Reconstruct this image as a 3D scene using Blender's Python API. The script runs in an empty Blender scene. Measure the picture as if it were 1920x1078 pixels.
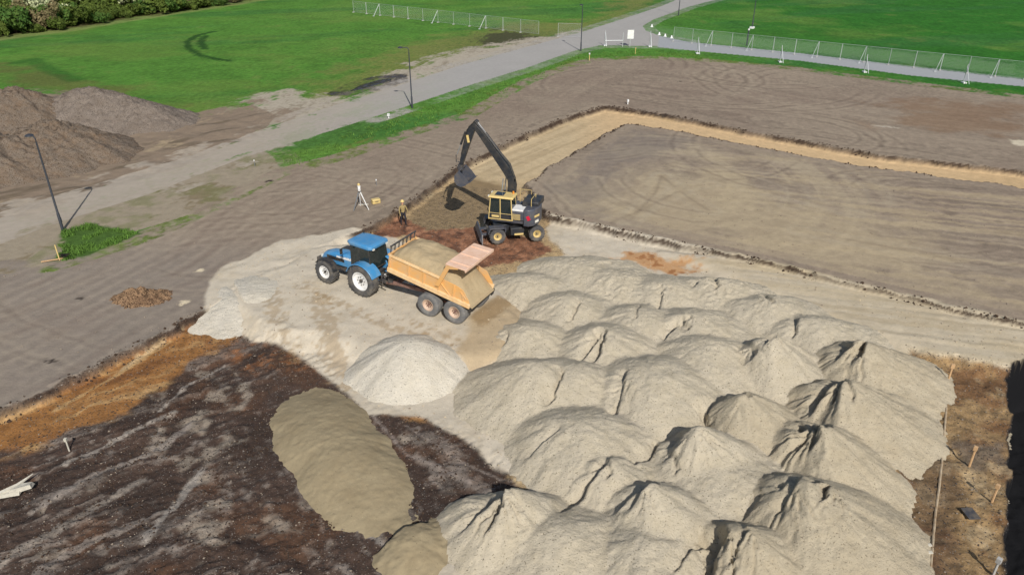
import bpy, math, random
import numpy as np
from mathutils import Vector, Matrix
C = bpy.context.scene.collection
sc = bpy.context.scene
R = math.radians
# ---------------------------------------------------------------- camera, sky, sun
PITCH = R(27.7); FPX = 1400.0; CAMZ = 20.0
cd = bpy.data.cameras.new('camera'); cam = bpy.data.objects.new('camera', cd); C.objects.link(cam)
cam.location = (0, 0, CAMZ); cam.rotation_euler = (R(90) - PITCH, 0, 0)
cd.sensor_width = 36; cd.lens = 36 * FPX / 1920; cd.clip_end = 3000; cd.clip_start = .1
sc.camera = cam
SUN_EL = R(38); SAZ = (0.24, -0.97)          # the side the sun stands on
w = bpy.data.worlds.new('World'); sc.world = w; w.use_nodes = True
nt = w.node_tree; sky = nt.nodes.new('ShaderNodeTexSky'); sky.sky_type = 'NISHITA'; sky.sun_disc = False
sky.sun_elevation = SUN_EL; sky.sun_rotation = math.atan2(SAZ[0], SAZ[1]); sky.dust_density = 1.5
bg = nt.nodes['Background']; bg.inputs[1].default_value = .08; nt.links.new(sky.outputs[0], bg.inputs[0])
ld = bpy.data.lights.new('sun', 'SUN'); ld.energy = 4.2; ld.angle = R(.53); ld.color = (1, .965, .92)
sun = bpy.data.objects.new('sun', ld); C.objects.link(sun)
sd = Vector((SAZ[0] * math.cos(SUN_EL), SAZ[1] * math.cos(SUN_EL), math.sin(SUN_EL)))
sun.rotation_euler = sd.to_track_quat('Z', 'Y').to_euler()
sc.view_settings.view_transform = 'Standard'; sc.view_settings.look = 'None'
sc.view_settings.exposure = 0; sc.view_settings.gamma = 1

def at(x, y, z=0.0):
    u = (x - 960) / FPX; v = (y - 539) / FPX
    d = (u, math.cos(PITCH) - v * math.sin(PITCH), -math.sin(PITCH) - v * math.cos(PITCH))
    t = (z - CAMZ) / d[2]
    return d[0] * t, d[1] * t
# ---------------------------------------------------------------- noise and masks
def vnoise(x, y, seed=0):
    xi = np.floor(x).astype(np.int64); yi = np.floor(y).astype(np.int64)
    fx = x - xi; fy = y - yi
    fx = fx * fx * fx * (fx * (fx * 6 - 15) + 10); fy = fy * fy * fy * (fy * (fy * 6 - 15) + 10)
    def h(a, b):
        n = (a * 374761393 + b * 668265263 + seed * 974634777) & 0x7fffffff
        n = ((n ^ (n >> 13)) * 1274126177) & 0x7fffffff
        n = ((n ^ (n >> 16)) * 668265263) & 0x7fffffff
        return (n & 0xffff) / 65535.0
    a = h(xi, yi); b = h(xi + 1, yi); c = h(xi, yi + 1); d = h(xi + 1, yi + 1)
    return (a + (b - a) * fx) * (1 - fy) + (c + (d - c) * fx) * fy
def fbm(x, y, seed=0, o=4):
    s = 0; a = 1; t = 0
    for i in range(o):
        s = s + a * (vnoise(x * 2 ** i + 17.3 * i, y * 2 ** i - 9.1 * i, seed + i) * 2 - 1); t += a; a *= .55
    return s / t
def ridge(x, y, seed=0, o=3):
    s = 0; a = 1; t = 0
    for i in range(o):
        s = s + a * (1 - np.abs(vnoise(x * 2 ** i, y * 2 ** i, seed + i) * 2 - 1) * 2); t += a; a *= .5
    return s / t
def sst(x, a=0.0, b=1.0):
    t = np.clip((x - a) / (b - a), 0, 1); return t * t * (3 - 2 * t)
def seg(X, Y, ax, ay, bx, by):
    dx, dy = bx - ax, by - ay; L = dx * dx + dy * dy + 1e-9
    t = np.clip(((X - ax) * dx + (Y - ay) * dy) / L, 0, 1)
    return np.hypot(X - ax - t * dx, Y - ay - t * dy)
def sdf(pts, X, Y, m=4.0):
    """signed distance, positive inside; pts are ground points"""
    xs = [p[0] for p in pts]; ys = [p[1] for p in pts]
    out = np.full(X.shape, -m)
    k = (X > min(xs) - m) & (X < max(xs) + m) & (Y > min(ys) - m) & (Y < max(ys) + m)
    if not k.any(): return out
    x = X[k]; y = Y[k]; d = np.full(x.shape, 1e9); ins = np.zeros(x.shape, bool)
    for i in range(len(pts)):
        ax, ay = pts[i]; bx, by = pts[(i + 1) % len(pts)]
        d = np.minimum(d, seg(x, y, ax, ay, bx, by))
        if ay != by:
            c = ((ay > y) != (by > y)) & (x < (bx - ax) * (y - ay) / (by - ay) + ax); ins ^= c
    out[k] = np.where(ins, d, -d); return out
def P(s, z=0.0):
    v = [float(q) for q in s.replace(',', ' ').split()]
    return [at(v[i], v[i + 1], z) for i in range(0, len(v), 2)]
def line(s, X, Y, z=0.0, m=3.0):
    pts = P(s, z); xs = [p[0] for p in pts]; ys = [p[1] for p in pts]
    out = np.full(X.shape, m)
    k = (X > min(xs) - m) & (X < max(xs) + m) & (Y > min(ys) - m) & (Y < max(ys) + m)
    if k.any():
        d = np.full(X[k].shape, m)
        for i in range(len(pts) - 1): d = np.minimum(d, seg(X[k], Y[k], *pts[i], *pts[i + 1]))
        out[k] = d
    return out
PIT = P('-700,1150 0,770 110,718 240,655 385,580 480,520 600,462 700,420 760,385 860,312 950,268 1040,228 1130,198 1250,214 1400,245 1650,290 1920,320 2500,390 '
        '2500,455 1920,352 1600,309 1350,262 1250,242 1175,232 1130,255 1080,285 1035,312 990,345 1025,402 1100,418 1200,440 1320,466 1420,487 1540,518 1660,545 1780,575 1920,605 2500,745 2600,1500 -900,1500')
SITE = P('-1500,900 -300,600 0,500 100,497 230,458 300,432 400,385 530,322 640,294 760,252 880,215 940,180 990,152 1060,126 1110,112 1200,108 1350,115 1500,130 1700,155 1920,182 2500,255 3200,340 3000,1700 -1500,1700')
ROAD = P('-900,760 -300,560 0,470 120,425 300,367 470,300 640,247 770,204 900,160 1000,129 1085,98 1130,88 1220,89 1300,92 1300,78 1250,68 1222,58 1216,50 1235,38 1300,14 1360,-2 1480,-45 1560,-80 1440,-80 1340,-32 1260,0 1230,12 1150,38 1080,60 960,92 850,122 770,148 700,170 600,200 450,250 330,292 150,345 0,390 -300,470 -900,640')
SROAD = P('1225,62 1250,68 1300,78 1500,98 1700,122 1920,146 2500,215 3400,320 3400,345 2500,238 1920,166 1700,144 1500,117 1300,98 1220,90')
SHOULD = P('420,215 470,190 540,170 620,188 680,168 740,140 800,110 880,90 970,80 1060,64 1085,58 1100,70 960,105 850,135 770,160 600,215 450,262')
DIRTL = P('-700,420 -60,330 0,330 60,170 200,180 330,225 420,205 480,190 540,215 500,260 330,325 150,380 0,430 -300,500 -700,640')
DIRTR = P('-1500,860 -900,700 -300,515 0,430 120,395 300,338 420,295 500,268 535,292 560,330 400,400 270,440 100,510 -300,640 -1500,1000')
PATCH = P('95,492 112,470 112,432 170,418 215,428 268,436 222,456 160,482')
SAND = P('383,588 430,612 470,630 510,640 550,655 600,690 640,720 690,768 760,775 800,778 880,822 940,868 980,900 1012,925 900,945 850,950 800,1000 780,1200 1740,1200 1690,1060 1660,930 1700,800 1750,745 1735,700 1700,655 1780,668 1900,690 2500,800 2500,748 1920,608 1660,548 1420,490 1320,468 1200,442 1100,420 1030,405 1030,440 1060,470 1000,500 935,510 900,520 740,440 660,432 600,445 530,456 480,480 420,505 392,540', -.2)
PAD = P('397,560 440,510 530,470 610,450 700,445 800,470 930,520 975,560 990,610 960,660 900,680 800,680 740,665 690,672 640,655 590,640 530,635 460,610', .1)
RPIT = P('1700,652 1770,668 1900,690 2500,800 2500,1400 1640,1400 1690,1060 1660,930 1700,800 1740,740', -.4)
DITCH = P('1897,688 1960,668 2600,800 2600,1500 1888,1500 1893,1078 1893,960 1896,900 1892,820 1899,760 1893,720', -.4)
BLDARK = P('-400,900 0,850 110,822 240,775 330,700 400,660 470,618 560,640 640,690 700,760 900,820 1010,920 860,960 780,1200 -900,1500', -.45)
MIDRED = P('690,425 745,398 800,432 890,425 1000,445 1037,470 985,490 900,502 850,470 760,440 700,450', -.45)
ORPATCH = P('1148,482 1180,466 1240,478 1322,488 1290,505 1245,517 1195,500', -.4)
DUG = P('745,420 800,372 880,330 950,350 960,400 890,428 800,434', -.45)
TANT = P('990,345 880,340 860,312 950,268 1040,228 1130,198 1400,245 1650,290 1920,320 2500,390 2500,455 1920,352 1600,309 1350,262 1175,232 1080,285', 0)
STRIP = P('1240,470 1420,487 1660,545 1920,605 2500,748 2500,810 1900,690 1740,664 1620,620 1500,570 1380,520', -.3)

TANZ = P('490,740 560,700 640,715 700,790 780,930 830,970 820,1060 750,1070 640,1000 520,860', -.4)
def terrain(X, Y, full=False):
    wx = fbm(X * .9, Y * .9, 5, 3); wy = fbm(X * .9, Y * .9, 9, 3); wf = fbm(X * 4, Y * 4, 13, 3)
    jag = wx * .34 + wf * .03
    m = {}
    pit = sdf(PIT, X, Y) + jag; m['pit'] = pit
    wd_ = np.maximum(.26, .0100 * Y); m['wd'] = wd_; p1 = sst(pit / wd_, 0, 1)
    z = -.48 * p1
    pad = sdf(PAD, X, Y); z = z + p1 * .58 * sst(pad + wx * .2, -.4, 1.1)
    rp = sdf(RPIT, X, Y) + jag; z = z - .3 * sst(rp, -.1, .8)
    st = sdf(STRIP, X, Y); z = z + .25 * sst(st, -.6, .5) * p1
    bl = sdf(BLDARK, X, Y) + jag * 2.2
    b1 = sst(bl, -.8, .8) * p1 * (1 - .75 * sst(sdf(TANZ, X, Y), -1.0, 0))
    ca, sa = math.cos(R(33)), math.sin(R(33))
    ua = X * ca + Y * sa; ub = -X * sa + Y * ca
    dmask = sst(sdf(P('560,1200 420,900 520,760 690,760 900,820 1010,920 860,960 800,1200', -.45), X, Y, 6) + wx * 1.5, -2, 2); uc = X * .5 - Y * .86; ud = X * .86 + Y * .5
    stre = (1 - dmask) * (.55 * fbm(ua * .10, ub * 1.9 + wx * 1.0, 21, 5) + .5 * fbm(ua * .35, ub * 4.5 + wx * 1.2, 23, 4)) + dmask * (.55 * fbm(uc * .12, ud * 1.9 + wx, 25, 5) + .5 * fbm(uc * .35, ud * 4.5 + wx, 27, 4)) + .22 * fbm(X * .6, Y * .6, 29, 3)
    clod = ridge(ua * 1.3, ub * 3.2, 31, 3)
    z = z + b1 * (stre * .16 + clod * .015 + fbm(X * 4.2, Y * 4.2, 33, 3) * .09 + fbm(X * .35, Y * .35, 40, 2) * .15)
    r1 = sst(rp, 0, .5); z = z + r1 * (fbm(X * .8, Y * .8, 44, 4) * .16 + fbm(X * 4, Y * 4, 45, 2) * .06)
    # crumbled rim of every cut
    rim = np.exp(-(pit / .22) ** 2) * sst(75 - Y, 0, 30); z = z + rim * (fbm(X * 1.7, Y * 1.7, 51, 4) * .16 + .02)
    dt = sdf(DITCH, X, Y) + jag * .8; z = z - 3.2 * sst(dt, 0, .25)
    z = z + .012 * fbm(X * 2.5, Y * 2.5, 60, 3)
    z = z + sst(sdf(DIRTL, X, Y), 0, 2) * fbm(X * .5, Y * .5, 61, 4) * .14
    m.update(pad=pad, rp=rp, st=st, bl=bl, stre=stre, clod=clod, wx=wx, wy=wy, wf=wf, dt=dt, p1=p1, rim=rim, ua=ua, ub=ub)
    # ruts in the trafficked sand
    sn = sdf(SAND, X, Y) + jag * .8; m['sand'] = sn
    z = z + sst(st, 0, 1) * .05 * fbm(ua * 0 + X * .12 - Y * .0, (Y + X * .26) * 2.6 + wx * .5, 70, 3)
    z = z + sst(sn, 0, .5) * (1 - sst(st, 0, 1)) * (.07 * fbm(X * .7, Y * .7, 72, 4))
    return (z, m) if full else z
def lin(r, g, b):
    f = lambda c: (c / 255 / 12.92) if c < 10 else ((c / 255 + .055) / 1.055) ** 2.4
    return np.array([f(r), f(g), f(b)])
# ---------------------------------------------------------------- materials
def mat(name, col=(.5, .5, .5), rough=.8, metal=0.0, bump=0.0, bscale=40, var=0.0, vscale=3, attr=None, dirt=None, dscale=2.0, damt=.5, coat=0, spec=.5, specks=None):
    m = bpy.data.materials.new(name); m.use_nodes = True; n = m.node_tree.nodes; l = m.node_tree.links
    b = n['Principled BSDF']; b.inputs['Roughness'].default_value = rough; b.inputs['Metallic'].default_value = metal
    b.inputs['Specular IOR Level'].default_value = spec; b.inputs['Coat Weight'].default_value = coat
    g = n.new('ShaderNodeNewGeometry') if attr else n.new('ShaderNodeTexCoord'); co = g.outputs['Position'] if attr else g.outputs['Object']
    if attr:
        a = n.new('ShaderNodeAttribute'); a.attribute_name = attr; src = a.outputs['Color']
    else:
        a = n.new('ShaderNodeRGB'); a.outputs[0].default_value = (*col, 1); src = a.outputs[0]
    def noise(s, d=4, r=.6):
        t = n.new('ShaderNodeTexNoise'); t.inputs['Scale'].default_value = s; t.inputs['Detail'].default_value = d; t.inputs['Roughness'].default_value = r
        l.new(co, t.inputs['Vector']); return t.outputs['Fac']
    if var:
        for s, k in ((vscale, var), (vscale * 7.3, var * .8)):
            mr = n.new('ShaderNodeMapRange'); mr.inputs['From Min'].default_value = .3; mr.inputs['From Max'].default_value = .7
            mr.inputs['To Min'].default_value = 1 - k; mr.inputs['To Max'].default_value = 1 + k; l.new(noise(s), mr.inputs['Value'])
            mx = n.new('ShaderNodeVectorMath'); mx.operation = 'SCALE'; l.new(src, mx.inputs[0]); l.new(mr.outputs[0], mx.inputs['Scale']); src = mx.outputs[0]
    if specks:
        for (sc_, th, c2) in specks:
            mr = n.new('ShaderNodeMapRange'); mr.inputs['From Min'].default_value = th; mr.inputs['From Max'].default_value = th + .04; l.new(noise(sc_, 2, .5), mr.inputs['Value'])
            mx = n.new('ShaderNodeMix'); mx.data_type = 'RGBA'; l.new(mr.outputs[0], mx.inputs[0]); l.new(src, mx.inputs[6]); mx.inputs[7].default_value = (*c2, 1); src = mx.outputs[2]
    if dirt is not None:
        mr = n.new('ShaderNodeMapRange'); mr.inputs['From Min'].default_value = .42; mr.inputs['From Max'].default_value = .68; mr.inputs['To Max'].default_value = damt
        l.new(noise(dscale, 6, .65), mr.inputs['Value'])
        mx = n.new('ShaderNodeMix'); mx.data_type = 'RGBA'; l.new(mr.outputs[0], mx.inputs[0]); l.new(src, mx.inputs[6]); mx.inputs[7].default_value = (*dirt, 1); src = mx.outputs[2]
    l.new(src, b.inputs['Base Color'])
    if bump:
        bp = n.new('ShaderNodeBump'); bp.inputs['Strength'].default_value = 1; bp.inputs['Distance'].default_value = bump
        l.new(noise(bscale, 5, .7), bp.inputs['Height']); l.new(bp.outputs[0], b.inputs['Normal'])
    return m
M = {}
M['soil'] = mat('soil', attr='col', rough=.95, bump=.03, bscale=5, var=.10, vscale=1.6, spec=.2)
M['peat'] = mat('peat', attr='col', rough=.9, bump=.06, bscale=7, var=.28, vscale=2.2, spec=.25, specks=[(9, .62, (.045, .036, .03)), (17, .66, (.28, .25, .215))])
M['asphalt'] = mat('asphalt', attr='col', rough=.85, bump=.008, bscale=20, var=.05, vscale=2, spec=.3)
M['grass'] = mat('grass', attr='col', rough=.95, bump=.12, bscale=3.2, var=.20, vscale=2.0, spec=.12)
M['sandg'] = mat('sand_ground', attr='col', rough=.95, bump=.02, bscale=8, var=.08, vscale=1.5, spec=.15, specks=[(22, .70, (.2, .17, .13))])
# ---------------------------------------------------------------- objects
def tag(o, label=None, cat=None, group=None, kind=None):
    if label: o['label'] = label
    if cat: o['category'] = cat
    if group: o['group'] = group
    if kind: o['kind'] = kind
    return o
def empty(name, loc, rz=0, **k):
    o = bpy.data.objects.new(name, None); C.objects.link(o); o.location = loc; o.rotation_euler = (0, 0, rz); o.empty_display_size = .3
    return tag(o, **k)
def np_mesh(name, V, F, material, smooth=True, col=None):
    me = bpy.data.meshes.new(name); n = F.shape[1]
    me.vertices.add(len(V)); me.vertices.foreach_set('co', V.astype(np.float32).ravel())
    me.loops.add(F.size); me.loops.foreach_set('vertex_index', F.astype(np.int32).ravel())
    me.polygons.add(len(F)); me.polygons.foreach_set('loop_start', np.arange(0, F.size, n, dtype=np.int32))
    me.polygons.foreach_set('use_smooth', np.full(len(F), smooth))
    if col is not None:
        a = me.color_attributes.new('col', 'FLOAT_COLOR', 'POINT'); c4 = np.ones((len(V), 4), np.float32); c4[:, :3] = col; a.data.foreach_set('color', c4.ravel())
    me.materials.append(material); me.update(); me.validate()
    o = bpy.data.objects.new(name, me); C.objects.link(o); return o
def axis(lims):
    """lims: list of (start, end, step fn)"""
    out = []; x = lims[0]
    return out
ys = [-40, -25, -12, -4, 2, 6, 9, 11]; y = 12.5
while y < 190: ys.append(y); y += max(.062, .0036 * y)
while y < 1400: ys.append(y); y *= 1.10
xs = []; x = 0
while x < 20: xs.append(x); x += .085
while x < 190: xs.append(x); x += .085 * (x / 20) ** 1.25
while x < 1200: xs.append(x); x *= 1.15
xs = np.array([-q for q in xs[::-1]][:-1] + xs); ys = np.array(ys)
GX, GY = np.meshgrid(xs, ys); gx = GX.ravel(); gy = GY.ravel()
gz, m = terrain(gx, gy, True)
wx, wf = m['wx'], m['wf']; lg = fbm(gx * .06, gy * .06, 80, 4); md = fbm(gx * .35, gy * .35, 81, 4); fi = fbm(gx * 3, gy * 3, 82, 3)
site = sdf(SITE, gx, gy, 60) + wx * .5 + wf * .25
road = sdf(ROAD, gx, gy, 25) + wx * .12 + wf * .06; sroad = sdf(SROAD, gx, gy, 8) + wx * .1
plat_d = np.abs(sdf(PIT, gx, gy, 60))
col = np.zeros((len(gx), 3))
def paint(c, a):
    global col
    a = np.clip(a, 0, 1)[:, None]; col = col * (1 - a) + np.asarray(c) * a
def shade(k): 
    global col
    col = col * k[:, None]
# grass
col[:] = lin(82, 126, 48)
paint(lin(50, 106, 34), sst(gx, 8, 60)); paint(lin(98, 130, 56), sst(lg, .1, .5) * .6); paint(lin(54, 102, 50), sst(fbm(gx * .03, (gy - gx * .3) * .12, 84, 3), 0, .4) * .5)
shade(1 + .34 * fi + .22 * md + .10 * fbm(gx * .15, (gy + gx * .3) * 1.2, 85, 3))
dr = P('520,200 580,165 660,132 760,86 860,62 960,42 1090,40 1140,20 1180,-10 1240,-10 1230,12 1090,64 960,90 760,150 620,200'); drs = sdf(dr, gx, gy, 12)
paint(lin(128, 122, 70), sst(drs + md * 4, -2.5, 3) * (.6 + .35 * fi)); paint(lin(120, 115, 62), sst(-sdf(SITE, gx, gy, 60) + md * 2, .8, 0) * .5)
paint(lin(96, 92, 52), sst(sdf(P('0,150 0,120 120,140 330,200 340,215 100,170'), gx, gy) + md * 4, -2, 2) * .7)
paint(lin(112, 128, 60), .3 * sst(fbm(gx * .05, gy * .09, 150, 5), .08, .4) * (gx < 10))
paint(lin(110, 110, 62), sst(md - .15 + (gx < -20) * (road > -14) * .3, .15, .6) * .35)
thick = sdf(P('-400,125 -60,80 0,72 130,56 250,36 400,14 520,-6 560,-40 560,-90 -500,-90'), gx, gy, 15)
paint(lin(86, 84, 50), sst(thick + md * 2, -1.5, 1.5)); paint(lin(150, 150, 95), np.exp(-((thick + .8 + md) / 1.0) ** 2) * .5)
fr = sdf(P('1215,52 1222,62 1300,78 1500,98 1920,146 1920,120 1500,76 1320,62 1250,52'), gx, gy, 6)
paint(lin(104, 140, 88), sst(fr + md, -.5, 1) * .5)
for s in ('400,60 372,66 352,78 352,90 375,104 410,112 430,114', '385,68 375,80 385,92'):
    d = line(s, gx, gy); paint(lin(28, 62, 22), sst(.75 + wf * .5 - d, 0, .4) * .8)
d = line('30,118 60,112 100,135 140,150', gx, gy); paint(lin(34, 84, 28), sst(1.6 - d, 0, 1) * .5)
paint(lin(56, 50, 44), sst(sdf(P('870,88 900,66 940,55 1000,62 1030,68 960,84'), gx, gy, 8) + md * 4 + fi * 2, -.8, 1.2) * .75)
# shoulders and bare earth beside the road
sh = sdf(SHOULD, gx, gy, 8)
paint(lin(168, 158, 140), sst(sh + md * 2.5 + wf, -.8, .8)); paint(lin(128, 118, 98), sst(sh, 0, 1) * sst(fi + md, .1, .6) * .7)
burn = sdf(P('630,176 660,160 700,148 748,142 750,152 690,170 655,177'), gx, gy, 6) + md * .9 + wf * .5
paint(lin(38, 38, 42), sst(burn, -.7, .6) * .9); paint(lin(80, 86, 100), sst(burn, .1, 1) * sst(wf, .1, .4) * .7)
dl = sdf(DIRTL, gx, gy, 8)
paint(lin(134, 118, 100), sst(dl + md * 1.5 + wf, -.6, .6)); paint(lin(100, 88, 72), sst(dl, 0, 1) * sst(fbm(gx * .25 + gy * .1, gy * .8 - gx * .6, 88, 4), 0, .5) * .8)
paint(lin(170, 152, 122), sst(dl, 0, 1) * sst(md + .5 * fi, .25, .7) * .6)
d_r = sdf(DIRTR, gx, gy, 8)
paint(lin(150, 138, 118), sst(d_r + md + wf * .6, -.5, .6)); paint(lin(118, 104, 76), sst(d_r, 0, 1) * sst(md + fi * .7, .05, .5) * .7)
paint(lin(108, 112, 66), sst(d_r, -.5, .5) * sst(fbm(gx * .5, gy * .5, 89, 3) + .2 * fi, .1, .5) * .5 * (gx > -30))
# compacted topsoil of the building site, streaked along its edges
s1 = fbm(plat_d * 3.6 + wx * 1.6, (gx + gy) * .07, 90, 5); s2 = fbm(site * 4.5 + wx * 1.6, (gx - gy) * .10, 93, 5) * np.where(gx < -4, .7, 1)
pl = (gx > 0) & (plat_d < 14); st = np.where(site < 9, s2, s1)
a = sst(site, -.25, .25); m['site'] = a
tc = np.outer(np.ones(len(gx)), lin(150, 135, 117)); k = sst(lg + .5 * md, -.2, .6)[:, None]
tc = tc * (1 - k * .45) + lin(131, 113, 99) * k * .45
k = sst(st, .05, .55)[:, None]; tc = tc * (1 - .25 * k) + lin(166, 152, 130) * .25 * k
k = sst(-st, .1, .6)[:, None]; tc = tc * (1 - .28 * k) + lin(104, 92, 80) * .28 * k
tc *= (.90 + .12 * fi + .10 * st)[:, None]
mpoly = sdf(P('990,345 1175,232 1350,262 1600,309 1920,352 2500,455 2500,745 1920,605 1660,545 1420,487 1200,440 1025,402'), gx, gy, 20)
cx, cy = at(1240, 330); arcd = np.hypot(gx - cx, (gy - cy) * .8)
arcs = fbm(arcd * 1.1, np.arctan2(gy - cy, gx - cx) * 1.2, 97, 4)
k = (sst(mpoly, 0, 2) * sst(arcs, -.1, .4) * sst(20 - arcd, 0, 8))[:, None]; tc = tc * (1 - .55 * k) + lin(176, 161, 134) * .55 * k
sp = fbm((gy + gx * .27) * 2.0 + wx * .8, gx * .06, 98, 5)
k = (sst(mpoly, 0, 2) * sst(gx, 10, 20) * sst(sp, -.05, .4))[:, None]; tc = tc * (1 - .5 * k) + lin(178, 160, 128) * .5 * k
k = (sst(mpoly, 0, 2) * sst(gx, 8, 16) * sst(-sp, .08, .4))[:, None]; tc = tc * (1 - .32 * k) + lin(104, 92, 80) * .32 * k
k = (sst(mpoly, 0, 2) * sst(sdf(P('1040,400 1200,330 1330,300 1500,360 1700,440 1900,560 1900,600 1660,545 1420,487 1200,440'), gx, gy, 8) + md * 5, -3, 3))[:, None]; tc = tc * (1 - .6 * k) + lin(178, 161, 130) * .6 * k
k = (sst(mpoly, 0, 1) * sst(sdf(P('1010,350 1175,235 1330,262 1300,290 1230,300 1170,330 1130,385 1060,400'), gx, gy, 8) + md * 3, -1, 2))[:, None]; tc = tc * (1 - .55 * k) + lin(118, 109, 102) * .55 * k
k = (sst(-gx, 10, 20) * sst(48 - gy, 0, 8))[:, None]; tc = tc * (1 - .5 * k) + lin(126, 119, 112) * .5 * k
paint(tc, a)
for s in ('1140,420 1200,395 1290,350 1330,345', '1180,415 1230,360 1240,330', '1240,330 1290,370 1330,395', '1600,400 1500,372 1400,352', '1430,330 1490,350 1500,372 1480,385', '1600,330 1640,350 1650,375', '1340,130 1390,142 1402,158 1380,172', '1920,510 1700,470 1500,432'):
    d = line(s, gx, gy); paint(lin(90, 78, 66), np.exp(-((d - .0) / .16) ** 2) * .28 * a * sst(md + .4, 0, .5))
    paint(lin(172, 160, 138), np.exp(-((d - .75) / .25) ** 2) * .2 * a)
trg = np.random.default_rng(3)
for i in range(44):
    zone = i % 3; bx, by, r0_, r1_ = ((trg.uniform(4, 34), trg.uniform(44, 76), 3, 11), (trg.uniform(0, 55), trg.uniform(82, 108), 4, 14), (trg.uniform(-26, -10), trg.uniform(38, 58), 8, 26))[zone]
    rr_ = trg.uniform(r0_, r1_); a0 = trg.uniform(-math.pi, math.pi); aw = trg.uniform(.5, 1.3); dx_ = gx - bx; dy_ = gy - by; rad = np.hypot(dx_, dy_); an = np.abs(np.angle(np.exp(1j * (np.arctan2(dy_, dx_) - a0))))
    mk = sst(aw - an, 0, .35) * a * (m['pit'] < 0)
    for off in (0, 1.9): 
        dd = np.abs(rad + .25 * wx - rr_ - off); wdt = np.maximum(.13, .0028 * gy)
        paint(lin(98, 85, 73), np.exp(-(dd / wdt) ** 2) * .30 * mk * sst(md + .6, 0, .5)); paint(lin(176, 161, 138), np.exp(-((dd - 2.2 * wdt) / wdt) ** 2) * .16 * mk)
for s in ('0,600 200,500 330,440 480,370 600,330', '0,640 180,560 330,480 420,400', '0,560 150,500 260,455', '60,690 250,580 380,520 520,430 700,330', '330,440 420,430 520,420 620,430'):
    for off in (0, 1.9):
        d = np.abs(line(s, gx, gy) - off); paint(lin(122, 106, 92), np.exp(-(d / .24) ** 2) * .24 * a * sst(md + .5, 0, .6)); paint(lin(170, 156, 136), np.exp(-((d - .5) / .2) ** 2) * .15 * a)
paint(lin(196, 184, 160), sst(sdf(P('1893,262 1935,264 1935,276 1900,272'), gx, gy) + wf * .3, -.2, .2)); paint(lin(186, 176, 158), sst(.35 + wf * .3 - line('1640,236 1680,240', gx, gy), 0, .2) * .7)
paint(lin(126, 98, 72), sst(sdf(P('1640,200 1780,185 1920,205 1920,255 1800,250 1680,230'), gx, gy, 8) + md * 5, -2, 3) * .55)
for q in ((1275, 153), (505, 340), (95, 675), (150, 560), (345, 568), (375, 508)):
    hx, hy = at(*q); paint(lin(60, 52, 46) if q[0] != 345 and q[0] != 375 else lin(205, 190, 160), sst(.28 + wf * .3 - np.hypot(gx - hx, gy - hy), 0, .1))
# grass patch by the near lamp
gp = sdf(PATCH, gx, gy) + wf * .35 + wx * .2; paint(lin(82, 112, 50) * .8, sst(gp, -.15, .2)); m['gp'] = gp
# excavated floor
p1 = m['p1']; pit = m['pit']
fl = np.outer(np.ones(len(gx)), lin(178, 152, 112)); k = sst(md + fi * .4, -.1, .5)[:, None]; fl = fl * (1 - .4 * k) + lin(150, 124, 88) * .4 * k
along = fbm((gy - gx * 1.15) * .8, (gx + gy) * .06, 101, 4); k = (sst(along, .0, .5) * (gx < 12))[:, None]; fl = fl * (1 - .6 * k) + lin(196, 178, 142) * .6 * k
org = np.outer(np.ones(len(gx)), lin(148, 104, 58)); og = fbm(m['ua'] * .18, m['ub'] * 1.5 + wx, 103, 4)
k = sst(og, .05, .45)[:, None]; org = org * (1 - .75 * k) + lin(186, 152, 104) * .75 * k
k = sst(-og, .05, .5)[:, None]; org = org * (1 - .6 * k) + lin(104, 66, 38) * .6 * k
isl = (sst(-gx, 2, 4) * sst(40 - gy, 0, 3))[:, None]; fl = fl * (1 - isl) + org * isl
tz_ = sst(sdf(TANT, gx, gy) + .5, 0, .6) * sst(gy, 50, 62); tcol = np.outer(np.ones(len(gx)), lin(200, 171, 130)); k = sst(fbm(plat_d * 2.2, (gx + gy) * .12, 141, 4), -.1, .5)[:, None]; tcol = tcol * (1 - .4 * k) + lin(184, 150, 108) * .4 * k
k = (sst(gx, 4, 16) * 0 + sst(12 - gx, 0, 8))[:, None]; tcol = tcol * (1 - .7 * k) + lin(184, 168, 136) * .7 * k
k = (sst(12 - gx, 0, 8) * sst(fbm((gy - gx * 1.35) * 1.5, (gx + gy) * .05, 142, 4), -.05, .35))[:, None]; tcol = tcol * (1 - .5 * k) + lin(158, 138, 106) * .5 * k; fl = fl * (1 - tz_[:, None]) + tcol * tz_[:, None]
fl *= (1 + .08 * fi)[:, None]
paint(fl, p1)
bc = np.outer(np.ones(len(gx)), lin(74, 59, 50)); k = sst(m['stre'] * 1.1 + m['clod'] * .22 + fi * .35 - .04, .05, .45)[:, None]; bc = bc * (1 - .75 * k) + lin(140, 129, 118) * .75 * k
k = sst(fbm(gx * .28 + 4, gy * .28, 151, 4), .0, .35)[:, None]; bc = bc * (1 - .5 * k) + lin(44, 35, 30) * .5 * k
k = sst(fbm(gx * .4, gy * .4, 105, 3), .1, .5)[:, None]; bc = bc * (1 - .5 * k) + lin(92, 64, 44) * .5 * k
k = (sst(fbm(gx * .8 + 3, gy * .8, 106, 4), .3, .6))[:, None]; bc = bc * (1 - .7 * k) + lin(154, 142, 126) * .7 * k
bl = m['bl']; paint(bc, sst(bl, -.35, .3) * p1)
paint(lin(128, 84, 50), sst(sdf(P('390,640 470,630 560,665 610,700 540,700 450,690', -.45), gx, gy) + wx * .8, -.4, .5) * sst(fi, -.2, .4) * .75)
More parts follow.
